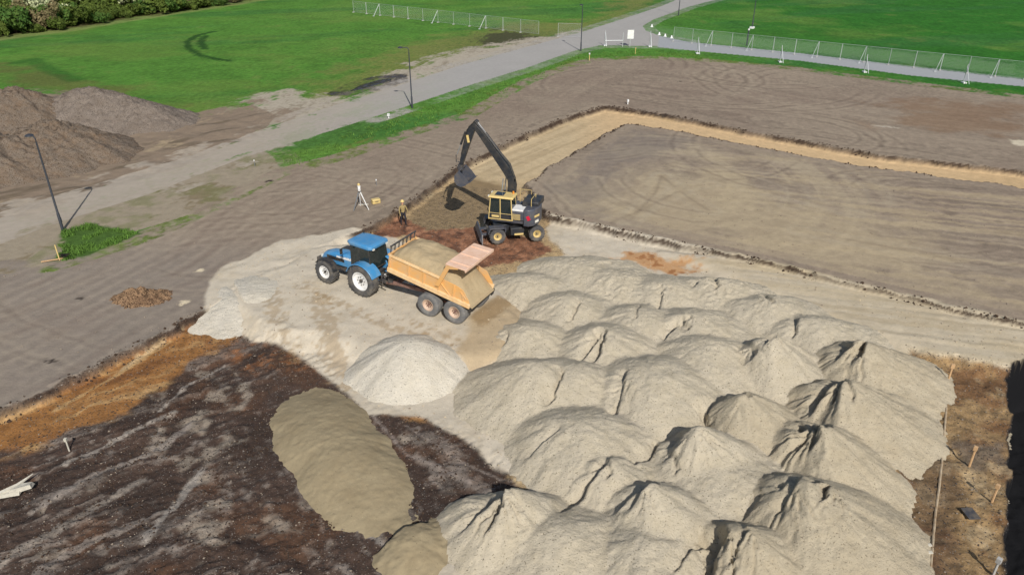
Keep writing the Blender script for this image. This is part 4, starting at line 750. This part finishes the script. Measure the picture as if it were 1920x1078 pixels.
# ---------------------------------------------------------------- people
def person(name, loc, rz, joints, label, clothes, cat='person', sc_=1.0):
    """joints: dict name->(pos, radius, parent)"""
    names = list(joints); me = bpy.data.meshes.new('body'); ix = {n: i for i, n in enumerate(names)}
    me.from_pydata([joints[n][0] for n in names], [(ix[n], ix[joints[n][2]]) for n in names if joints[n][2]], [])
    o = bpy.data.objects.new('person', me); C.objects.link(o); sk = o.modifiers.new('skin', 'SKIN'); sk.use_smooth_shade = True
    for n in names:
        s = me.skin_vertices[0].data[ix[n]]; r = joints[n][1]; s.radius = r if isinstance(r, tuple) else (r, r)
        s.use_root = (joints[n][2] is None)
    sb = o.modifiers.new('sub', 'SUBSURF'); sb.levels = 1; sb.render_levels = 2
    dg = bpy.context.evaluated_depsgraph_get(); dg.update(); ev_ = o.evaluated_get(dg); m2 = bpy.data.meshes.new_from_object(ev_)
    o.modifiers.clear(); o.data = m2; o.location = loc; o.rotation_euler = (0, 0, rz)
    for mm_ in clothes[0]: m2.materials.append(V[mm_])
    for p_ in m2.polygons: p_.material_index = clothes[1](p_.center)
    return tag(o, label, cat)
def worker_joints(armL, armR):
    J = {'pelvis': ((0, 0, .95), (.15, .12), None), 'waist': ((0, 0, 1.08), (.14, .11), 'pelvis'), 'chest': ((.01, 0, 1.30), (.18, .13), 'waist'), 'neck0': ((0, 0, 1.46), (.09, .08), 'chest'), 'neck': ((.01, 0, 1.54), .055, 'neck0'),
         'head0': ((.03, 0, 1.60), (.075, .085), 'neck'), 'head1': ((.03, 0, 1.69), (.085, .10), 'head0'), 'head2': ((.02, 0, 1.77), (.06, .07), 'head1')}
    for s, nm in ((1, 'l'), (-1, 'r')):
        J['hip' + nm] = ((0, s * .10, .88), .10, 'pelvis'); J['knee' + nm] = ((.03 + .08 * s, s * .13, .50), .068, 'hip' + nm); J['ank' + nm] = ((.10 * s - .02, s * .14, .10), .045, 'knee' + nm); J['toe' + nm] = ((.10 * s + .16, s * .15, .045), .04, 'ank' + nm)
        arm = armL if s > 0 else armR; J['sh' + nm] = ((0, s * .19, 1.42), .065, 'chest'); J['el' + nm] = (arm[0], .045, 'sh' + nm); J['wr' + nm] = (arm[1], .032, 'el' + nm)
        w1 = Vector(arm[1]); d = (w1 - Vector(arm[0])).normalized(); pm = w1 + d * .07; J['palm' + nm] = (tuple(pm), (.036, .018), 'wr' + nm)
        sx = Vector((0, 0, 1)).cross(d).normalized()
        for k in range(4): q0 = pm + sx * (-.027 + .018 * k); q1 = q0 + d * (.04) + Vector((0, 0, -.008)); q2 = q1 + d * .025 + Vector((0, 0, -.022)); J[f'f{nm}{k}a'] = (tuple(q1), .009, 'palm' + nm); J[f'f{nm}{k}b'] = (tuple(q2), .008, f'f{nm}{k}a')
        J['th' + nm] = (tuple(w1 + d * .05 + sx * .05), .010, 'wr' + nm)
    return J
px_, py_ = at(757, 421, -.45)
def cloth(c):
    if c.z < .13: return 3
    if c.z < 1.0 and abs(c.y) < .26 and c.x < .3: return 2
    if c.z > 1.52 and abs(c.y) < .12: return 0
    return 1
pw = person('person', (px_, py_, float(terrain(np.array([px_]), np.array([py_]))[0])), R(-60), worker_joints(((.12, .27, 1.18), (.34, .22, 1.10)), ((.05, -.28, 1.16), (.22, -.30, .95))),
       'person in tan jacket and dark trousers standing beside the front of the orange trailer', (['skin', 'tanjacket', 'trousers', 'boots'], cloth))
hh_ = MB(); hh_.lathe([(0, .135), (.06, .125), (.105, .08), (.12, .02), (.15, 0), (.15, -.012), (0, -.012)], axis='z', n=18, c=(.03, 0, 1.77), close=False); hh_.build('safety_helmet', V['yellow'], pw)
# ---------------------------------------------------------------- survey kit
x, y = at(677, 392); t = empty('survey_tripod', (x, y, 0), .4, label='pale survey tripod with white instrument standing on the grey soil', cat='tripod')
for k in range(3):
    a = R(80 + 120 * k); q = MB(); q.tube([(.06 * math.cos(a), .06 * math.sin(a), 1.32), (.62 * math.cos(a), .62 * math.sin(a), 0)], [.045, .028], 6); q.build('leg', V['white' if k != 1 else 'polelight'], t)
q = MB(); q.lathe([(0, 0), (.11, 0), (.11, .05), (0, .05)], c=(0, 0, 1.31), axis='z', n=14); q.build('tripod_head', V['iron'], t)
q = MB(); q.box((0, 0, 1.52), (.17, .15, .30)); q.lathe([(0, -.12), (.055, -.12), (.055, .12), (0, .12)], c=(0, 0, 1.55), n=12); q.box((0, 0, 1.72), (.2, .2, .1)); o = q.build('instrument', V['white'], t, bevel=.02)
q = MB(); q.lathe([(0, 0), (.09, 0), (.1, .09), (.06, .15), (0, .16)], c=(0, 0, 1.79), axis='z', n=14); q.build('yellow_cap', V['yellow'], t)
x, y = at(705, 381); t = empty('instrument_case', (x, y, 0), .5, label='yellow instrument case lying on the soil beside the tripod', cat='case')
q = MB(); q.box((0, 0, .17), (.62, .42, .34)); q.build('case_body', V['yellow'], t, bevel=.05); q = MB(); q.box((0, 0, .24), (.63, .43, .02)); q.tube([(-.12, -.22, .2), (-.1, -.27, .2), (.1, -.27, .2), (.12, -.22, .2)], .015); q.build('case_handle', V['iron'], t)
q = MB(); q.box((-.85, -.35, .03), (.7, .12, .05), rot=RZ(12)); tag(q.build('levelling_staff', V['paleconc']), 'pale levelling staff lying flat between the tripod and the yellow case', 'staff'); bpy.data.objects['levelling_staff'].location = (x, y, 0)
def stake(px, py, h, m, label, z=0, r=.025, cat='stake', tip=None, lean=(0, 0)):
    x, y = at(px, py, z); zz = float(terrain(np.array([x]), np.array([y]))[0]); t = empty('marker_stake', (x, y, zz), random.random() * 3, label=label, cat=cat)
    q = MB(); q.tube([(0, 0, -.1), (lean[0], lean[1], h)], [r, r * .9], 6); q.build('post', V[m], t)
    q = MB(); q.box((lean[0], lean[1], h + .0), (r * 3, r * 3, r * 4)); q.build('tip', V[tip or m], t); return t
random.seed(4)
stake(706, 348, .45, 'polelight', 'short grey marker stake standing behind the survey tripod', tip='white')
stake(478, 312, .5, 'polelight', 'small white-topped marker stake at the end of the grass strip', tip='white')
stake(1105, 114, .9, 'yellow', 'white and yellow marker stake on the grass strip left of the white board', tip='white', r=.05)
stake(1191, 102, .8, 'yellow', 'thin yellow stake on the grass strip just right of the white board', r=.04)
stake(1177, 196, .4, 'white', 'low white marker at the corner of the tan trench', tip='white', r=.06)
stake(729, 222, .35, 'white', 'low white marker on the verge left of the middle street lamp', tip='white', r=.07)
stake(1778, 712, .9, 'wood', 'wooden stake at the top of the right-hand pit', z=-.7, r=.05)
stake(1818, 872, .95, 'wood', 'pale wooden stake in the middle of the right-hand pit', z=-.75, r=.045)
stake(1860, 940, .8, 'wood', 'wooden stake near the black ditch edge', z=-.75, r=.045)
stake(1863, 1075, .7, 'concrete', 'grey stake at the bottom right corner beside the ditch', z=-.75, r=.05)
stake(130, 845, .6, 'paleconc', 'pale upright splinter in the orange strip of the left pit', z=-.5, r=.035)
# yellow post and blown black sheet by the grass patch
x, y = at(112, 488); t = empty('leaning_post', (x, y, 0), 0, label='thin yellow post with a scrap of black sheet at the near lamp grass', cat='post')
q = MB(); q.tube([(0, 0, -.1), (-.08, .1, 1.0)], .035, 6); q.build('post', V['yellow'], t)
q = MB()
for k in range(4): q.add([(.05, -.02, .32), (.30 + .1 * k, -.15 + .08 * k, .30), (.42 - .02 * k, .05 * k, .12), (.12, .1, .08), (.08, .04, .2)], [(0, 1, 2, 3, 4)], T(.02 * k, .03 * k, .03 * k))
q.build('plastic_scrap', V['black'], t)
q = MB(); q.box((-.3, -.15, .1), (1.3, .08, .05), rot=RZ(25)); q.build('batten', V['wood'], t)
# pipe, planks and slabs
pts = []
for i in range(22):
    f = i / 21; x, y = at(1776 - 32 * f + 1.5 * math.sin(f * 5), 735 + 350 * f, -.75); zz = float(terrain(np.array([x]), np.array([y]))[0]); pts.append((x, y, zz + .0))
o0 = Vector(pts[10]); q = MB(); q.tube([tuple(Vector(p) - o0) for p in pts], .05, 8); o = q.build('drain_pipe', V['paleconc']); o.location = o0; o.data.materials[0] = mat('dirty_pipe', tuple(lin(176, 160, 134)), .8, dirt=tuple(lin(140, 112, 80)), dscale=3, damt=.8); tag(o, 'long pale pipe running down the middle of the right-hand pit', 'pipe')
for (px, py, L_, a, lb) in ((1745, 806, .9, 8, 'upper grey plank lying between the heaps and the pale pipe'), (1722, 1024, .95, 4, 'lower grey plank lying beside the pale pipe near the bottom'), (1724, 1038, .95, 5, 'grey plank right below another one near the bottom of the right pit')):
    x, y = at(px, py, -.7); zz = float(terrain(np.array([x]), np.array([y]))[0]); q = MB(); q.box((0, 0, .04), (L_, .12, .05), rot=RZ(a) @ RX(6)); o = q.build('plank', V['paleconc'], bevel=.006); o.location = (x, y, zz + .04); tag(o, lb, 'plank')
x, y = at(1818, 966, -.75); q = MB(); q.box((0, 0, .03), (.48, .55, .05)); o = q.build('metal_plate', V['iron'], bevel=.01); o.location = (x, y, float(terrain(np.array([x]), np.array([y]))[0]) + .06); o.rotation_euler = (.06, .05, .1); tag(o, 'small dark square plate lying on the floor of the right-hand pit', 'plate')
x, y = at(34, 925, -.5); t = empty('broken_timber', (x, y, float(terrain(np.array([x]), np.array([y]))[0]) + .05), 0, label='pale splintered slab with a long spike at the left edge of the peat', cat='timber')
q = MB(); q.loft([[(-.9, -.35, .02), (.1, -.1, .05), (.15, .2, .12), (-.6, .05, .1)], [(-.85, -.3, .14), (.12, -.05, .2), (.15, .2, .22), (-.55, .05, .2)]]); q.build('slab', V['paleconc'], t, smooth=False)
q = MB(); q.tube([(-.8, -.3, .12), (-.1, .25, .25), (.25, .75, .38)], [.11, .08, .015], 5); q.build('spike', V['paleconc'], t, smooth=False)
q = MB(); q.loft([[(-.25, -.18, .1), (.5, .12, .2), (.45, .42, .16), (0, .3, .15)], [(-.2, -.12, .32), (.45, .15, .36), (.4, .38, .3), (.05, .3, .3)]]); q.build('block', V['paleconc'], t, smooth=False)
# ---------------------------------------------------------------- street lamps
def lamp(px, py, h, ang, label, m='pole', z=0, r=.075, arm=.9):
    x, y = at(px, py, z); t = empty('street_lamp', (x, y, z), R(ang), label=label, cat='street lamp', group='street lamps along the roads')
    q = MB(); q.tube([(0, 0, -.2), (0, 0, 1.2), (0, 0, 1.25), (0, 0, h - .45)], [r * 1.35, r * 1.3, r, r * .7], 10); q.build('pole', V[m], t)
    q = MB(); q.box((0, -r * 1.3, .75), (.09, .03, .35)); q.build('service_hatch', V['polelight'], t)
    q = MB(); q.tube([(0, 0, h - .48), (.0, 0, h - .2), (.10, 0, h - .05), (.3, 0, h), (arm, 0, h)], r * .55, 8); q.build('arm', V[m], t)
    q = MB(); q.lathe([(0, .10), (.10, .09), (.24, .03), (.27, -.02), (.24, -.05), (0, -.05)], c=(arm + .1, 0, h - .02), axis='z', n=18, close=False); hd = q.build('lamp_head', V[m], t)
    q = MB(); q.lathe([(0, -.052), (.2, -.052), (.17, -.09), (0, -.1)], c=(arm + .1, 0, h - .02), axis='z', n=18, close=False); q.build('lamp_glass', V['lens'], hd); return t
lamp(118, 432, 6.5, 160, 'nearest dark street lamp standing in the grass patch at the left', arm=.35)
lamp(773, 203, 6.2, 170, 'street lamp on the verge in the middle of the long road', m='pole', arm=.8)
lamp(1089, 96, 6.2, 95, 'dark street lamp at the end of the mesh fence where the roads meet')
lamp(1272, 30, 5.8, 120, 'street lamp on the far side of the junction by the grass corner')
lp = lamp(1410, 54, 5.8, 60, 'dark green street lamp standing alone in the right-hand green field')
q = MB(); q.box((0, 0, .15), (.9, .7, .3)); q.build('concrete_foot', V['white'], lp, bevel=.03)
x, y = at(1400, 86); t = empty('marker_post', (x, y, 0), 0, label='dark green post with white top at the fence below the field lamp', cat='post'); q = MB(); q.tube([(0, 0, -.1), (0, 0, 2.2)], .11, 8); q.build('post', V['pole'], t); q = MB(); q.tube([(0, 0, 2.2), (0, 0, 2.42)], .14, 8); q.build('cap', V['white'], t)
# ---------------------------------------------------------------- mesh fences
FW, FH = 3.4, 2.0
def wire_mesh():
    q = MB()
    for i in range(1, 26): q.add(*boxv(.0045, .0045, FH - .1), T(FW * i / 26, 0, FH / 2 + .1))
    for i in range(1, 12): q.add(*boxv(FW - .06, .0045, .005), T(FW / 2, .006, .1 + FH * i / 12))
    return q
def frame():
    q = MB(); q.tube([(.02, 0, .08), (.02, 0, FH + .1)], .02, 6); q.tube([(FW - .02, 0, .08), (FW - .02, 0, FH + .1)], .02, 6); q.tube([(.02, 0, FH + .1), (FW - .02, 0, FH + .1)], .014, 6); q.tube([(.02, 0, .14), (FW - .02, 0, .14)], .012, 6); return q
proto = None
def panel(x, y, a, label, group, scale=1.0, brace=False):
    global proto
    if proto is None:
        r = empty('mesh_fence', (x, y, 0), a, label=label, cat='fence panel', group=group)
        ch_ = [frame().build('frame', V['galv'], r), wire_mesh().build('wire_mesh', V['galv'], r)]
        q = MB(); q.box((0, 0, .06), (.2, .5, .12)); ch_.append(q.build('foot', V['concrete'], r, bevel=.02)); proto = (r, ch_)
    else:
        r = proto[0].copy(); C.objects.link(r); r.location = (x, y, 0); r.rotation_euler = (0, 0, a); r['label'] = label; r['group'] = group
        for k in proto[1]: c_ = k.copy(); C.objects.link(c_); c_.parent = r
    r.scale = (scale, 1, 1)
    if brace: q = MB(); q.tube([(FW * .98, 0, FH), (FW * .98 - .3, -1.2, .05)], .03, 6); q.box((FW * .98 - .3, -1.25, .06), (.26, .2, .12)); q.build('brace', V['galv'], r)
    return r
def fence(p0, p1, n, label, group, braces=()):
    a = Vector(at(*p0)); b_ = Vector(at(*p1)); d = b_ - a; ang = math.atan2(d.y, d.x)
    for i in range(n):
        q = a + d * i / n; panel(q.x, q.y, ang + random.uniform(-.02, .02), label if i not in braces else label.replace('panel', 'panel with leaning brace'), group if i not in braces else None or group + ', braced ones', d.length / n / FW, i in braces)
G1 = 'mesh fence panels across the far green field'; G2 = 'mesh fence panels along the far side of the right road'
fence((663, 24), (1010, 66), 12, 'galvanised mesh fence panel in the run across the left green field', G1, braces=(1, 5, 8))
fence((1046, 70), (1090, 72), 1, 'short mesh fence panel closing the gap to the dark lamp at the road', 'mesh panel by the junction lamp', braces=())
fence((1262, 78), (1920, 150), 15, 'galvanised mesh fence panel on the grass beyond the right-hand road', G2, braces=(1, 3, 6, 8, 11, 13))
fence((1920, 150), (2100, 172), 3, 'galvanised mesh fence panel on the grass beyond the right-hand road', G2)
NP = 0
for (px, py, lb) in ((1134, 86, 'galvanised fence post on the verge left of the white board'), (1218, 88, 'galvanised fence post on the verge right of the white board'), (1307, 101, 'post with white concrete foot at the bend of the right road'), (1462, 117, 'second galvanised post along the near side of the right road'), (1620, 136, 'third galvanised post along the near side of the right road'), (1806, 156, 'galvanised post closest to the right edge along the right road')):
    x, y = at(px, py); t = empty('fence_post', (x, y, 0), 0, label=lb, cat='fence post'); q = MB(); q.tube([(0, 0, 0), (0, 0, 2.2)], .045, 6); q.tube([(0, 0, 1.9), (.15, -1.0, .05)], .035, 6); q.build('post', V['galv'], t); q = MB(); q.box((0, -.1, .08), (.4, .7, .16)); q.build('foot', V['white'], t, bevel=.02)
x, y = at(1174, 88); t = empty('notice_board', (x, y, 0), R(4), label='plain white board on two grey posts at the road junction', cat='sign')
for s in (-.55, .55): q = MB(); q.tube([(s, 0, -.1), (s, 0, 2.0)], .045, 6); q.build('post', V['galv'], t)
q = MB(); q.box((.55, -.06, 1.75), (.95, .04, 1.25)); q.build('board', V['white'], t, bevel=.01)
q = MB(); q.tube([(-3.2, 0, .9), (-.55, 0, .9)], .04, 6); q.build('rail', V['galv'], t)
for (px, py) in ((1222, 51), (1236, 66), (1247, 69), (1259, 72)):
    x, y = at(px, py); q = MB(); q.lathe([(0, .42), (.1, .4), (.14, .2), (.2, .05), (.3, 0), (0, -.02)], axis='z', n=12, close=False); o = q.build('road_marker', V['white']); o.location = (x, y, 0); tag(o, 'low white marker on the grass corner of the road junction', 'marker', 'low white markers at the junction corner')
# ---------------------------------------------------------------- thicket and tufts
rng = np.random.default_rng(7)
def leafmat(name, c, c2): 
    m_ = mat(name, tuple(c), .8, var=.35, vscale=2.2, dirt=tuple(c2), dscale=1.2, damt=.7, spec=.2); return m_
LM = [leafmat('olive_leaves', lin(86, 100, 40), lin(60, 82, 34)), leafmat('green_leaves', lin(62, 92, 38), lin(96, 112, 50)), leafmat('pale_blossom', lin(176, 180, 140), lin(110, 126, 70)), leafmat('brown_twigs', lin(116, 104, 74), lin(84, 92, 50))]
bark = mat('bark', (.08, .06, .045), .9)
def bush_mesh(k, n=2600):
    cl_ = rng.normal(0, 1, (16, 3)) * [.95, .95, .45] + [0, 0, 1.35]; cl_[:, 2] = np.clip(cl_[:, 2], .5, 2.6); rr = rng.uniform(.45, .95, 16)
    ci = rng.integers(0, 16, n); d = rng.normal(0, 1, (n, 3)); d /= np.linalg.norm(d, axis=1)[:, None]
    p = cl_[ci] + d * (rr[ci] * rng.uniform(.5, 1.05, n) ** .5)[:, None]; p[:, 2] = np.maximum(p[:, 2], .05)
    a = rng.normal(0, 1, (n, 3)); a /= np.linalg.norm(a, axis=1)[:, None]; b2 = np.cross(a, d + .3 * rng.normal(0, 1, (n, 3))); b2 /= np.linalg.norm(b2, axis=1)[:, None] + 1e-6
    s = rng.uniform(.08, .17, n)[:, None]; Vv = np.stack([p - a * s - b2 * s * .6, p + a * s - b2 * s * .6, p + a * s + b2 * s * .6, p - a * s + b2 * s * .6], 1).reshape(-1, 3)
    return Vv, np.arange(n * 4).reshape(-1, 4), cl_
protos = []
for k in range(8):
    Vv, F_, cl_ = bush_mesh(k, 2600); mi = (0, 1, 1, 0, 2, 3, 0, 1)[k]; o = np_mesh('crown', Vv, F_, LM[mi], False); me = o.data; bpy.data.objects.remove(o)
    q = MB()
    for c0 in cl_[:7]: q.tube([(0, 0, -.1), (c0[0] * .4, c0[1] * .4, c0[2] * .45), tuple(c0)], [.07, .045, .015], 5)
    o = q.build('stem', bark); ms = o.data; bpy.data.objects.remove(o); protos.append((me, ms, mi))
tp = P('-60,96 0,72 130,56 250,36 400,14 520,-6 520,-46 -60,-46')
BLAB = {0: ('olive leafy bush in the thicket beyond the left green field', 'olive bushes of the thicket'), 1: ('darker green leafy bush in the thicket beyond the left green field', 'green bushes of the thicket'),
        2: ('pale blossoming bush in the thicket beyond the left green field', 'pale blossoming bushes of the thicket'), 3: ('brownish twiggy bush in the thicket beyond the left green field', 'brown twiggy bushes of the thicket')}
gx2, gy2 = np.meshgrid(np.arange(-125, -30, 3.3), np.arange(118, 192, 3.3)); gx2 = gx2.ravel() + rng.uniform(-1.3, 1.3, gx2.size); gy2 = gy2.ravel() + rng.uniform(-1.3, 1.3, gy2.size)
din = sdf(tp, gx2, gy2); nb = 0
for x, y, d in zip(gx2, gy2, din):
    if d < .2 or nb > 290: continue
    dep = y * math.cos(PITCH) + 20 * math.sin(PITCH)
    if abs(x) / dep > .70: continue
    nb += 1; k = int(rng.choice(8, p=[.17, .17, .14, .15, .05, .1, .11, .11])); me, ms, mi = protos[k]; s = rng.uniform(.8, 1.5) * (.75 if d < 3 else 1.1)
    e_ = empty('bush', (x, y, 0), rng.uniform(0, 6.28), label=BLAB[mi][0], cat='bush', group=BLAB[mi][1]); e_.scale = (s, s, s * rng.uniform(.8, 1.25))
    for nm, dd in (('crown', me), ('stem', ms)): c_ = bpy.data.objects.new(nm, dd); C.objects.link(c_); c_.parent = e_
def tufts(name, polys, n, h, label, cols):
    allp = []
    for pl_, cnt in polys:
        xs2 = [p[0] for p in pl_]; ys2 = [p[1] for p in pl_]; X = rng.uniform(min(xs2), max(xs2), cnt); Y = rng.uniform(min(ys2), max(ys2), cnt); k = sdf(pl_, X, Y) + fbm(X * 1.2, Y * 1.2, 300, 3) * .5 > .1
        k &= fbm(X * .9, Y * .9, 301, 3) > -.08; allp.append(np.stack([X[k], Y[k]], 1))
    p = np.concatenate(allp); N = len(p); z = terrain(p[:, 0], p[:, 1]); hh2 = h * rng.uniform(.4, 1.2, N); a = rng.uniform(0, 6.28, N); wd = rng.uniform(.02, .05, N) * (1 + h)
    dx = np.cos(a) * wd; dy = np.sin(a) * wd; lx = rng.normal(0, .35, N) * hh2; ly = rng.normal(0, .35, N) * hh2
    Vv = np.stack([np.stack([p[:, 0] - dx, p[:, 1] - dy, z - .02], 1), np.stack([p[:, 0] + dx, p[:, 1] + dy, z - .02], 1), np.stack([p[:, 0] + lx, p[:, 1] + ly, z + hh2], 1)], 1).reshape(-1, 3)
    o = np_mesh(name, Vv, np.arange(N * 3).reshape(-1, 3), cols, False); return tag(o, kind='stuff', label=label, cat='grass')
gm1 = mat('grass_blades', tuple(lin(86, 118, 50)), .8, var=.3, vscale=.7, spec=.15)
VP_ = P('530,305 560,285 640,255 770,210 900,166 1000,134 1085,102 1200,94 1320,104 1320,112 1200,104 1110,108 1060,122 990,150 940,176 880,208 760,250 640,288 560,310')
tufts('grass_tufts', [(PATCH, 9000), (VP_, 60000)], 0, .22, 'tufts of longer grass on the verge and around the near lamp', gm1)

# ---------------------------------------------------------------- loose clods and stones, far too many to count
def clods(name, polys, n, r0, r1, material, label, cat, near=None, off=None):
    P_ = []
    for pl_, cnt in polys:
        xs2 = [p[0] for p in pl_]; ys2 = [p[1] for p in pl_]; x0, x1, y0, y1 = max(min(xs2), -32), min(max(xs2), 34), max(min(ys2), 16), min(max(ys2), 85)
        X = rng.uniform(x0, x1, cnt); Y = rng.uniform(y0, y1, cnt); d = sdf(pl_, X, Y); k = (d > 0) if near is None else (np.abs(d - near[0]) < near[1])
        k &= fbm(X * .8, Y * .8, 350, 3) > -.15; P_.append(np.stack([X[k], Y[k]], 1))
    p = np.concatenate(P_); N = len(p); z = terrain(p[:, 0], p[:, 1]); ok = z > -1.4
    if off: ok &= sdf(off, p[:, 0], p[:, 1]) < -.1
    if near is not None: ok &= (sdf(SAND, p[:, 0], p[:, 1]) < .25) | (p[:, 1] > 46) | (p[:, 0] > 6)
    if near is not None: ok &= sdf(PAD, p[:, 0], p[:, 1]) < -.8
    p, z = p[ok], z[ok]; N = len(p)
    base = np.array([(1, 0, 0), (-1, 0, 0), (0, 1, 0), (0, -1, 0), (0, 0, .8), (0, 0, -.8)]); F0 = np.array([(0, 2, 4), (2, 1, 4), (1, 3, 4), (3, 0, 4), (2, 0, 5), (1, 2, 5), (3, 1, 5), (0, 3, 5)])
    a = rng.uniform(0, 6.28, N); r = r0 * (r1 / r0) ** (rng.uniform(0, 1, N) ** 2.2); B_ = base[None] * rng.uniform(.5, 1.3, (N, 6, 1)) * r[:, None, None]
    ca, sa = np.cos(a)[:, None], np.sin(a)[:, None]; Xr = B_[..., 0] * ca - B_[..., 1] * sa; Yr = B_[..., 0] * sa + B_[..., 1] * ca
    Vv = np.stack([Xr + p[:, 0:1], Yr + p[:, 1:2], B_[..., 2] + (z + r * .3)[:, None]], -1).reshape(-1, 3); F_ = (F0[None] + (np.arange(N) * 6)[:, None, None]).reshape(-1, 3)
    return tag(np_mesh(name, Vv, F_, material, False), kind='stuff', label=label, cat=cat)
cm = {k: mat('clod_' + k, tuple(c), .95, var=.3, vscale=.8, spec=.1) for k, c in dict(dark=lin(70, 56, 46), grey=lin(136, 124, 110), sand=lin(180, 165, 138)).items()}
clods('peat_clods', [(BLDARK, 26000)], 0, .015, .07, cm['dark'], 'dark crumbs of peat strewn over the dug-up ground', 'clods', off=SAND)
clods('pale_crumbs', [(BLDARK, 3000), (RPIT, 3000)], 0, .015, .06, cm['grey'], 'grey crumbs of soil strewn over the dug-up ground', 'crumbs', off=SAND)
clods('edge_clods', [(PIT, 90000)], 0, .03, .12, cm['dark'], 'dark clods fallen along the cut edges of the dig', 'clods', near=(.05, .38))
clods('sand_lumps', [(SAND, 16000)], 0, .015, .05, cm['sand'], 'small lumps of sand scattered on the driven sand', 'lumps')
clods('soil_stones', [(SITE, 16000)], 0, .015, .06, cm['grey'], 'small stones and lumps scattered on the levelled soil', 'stones')
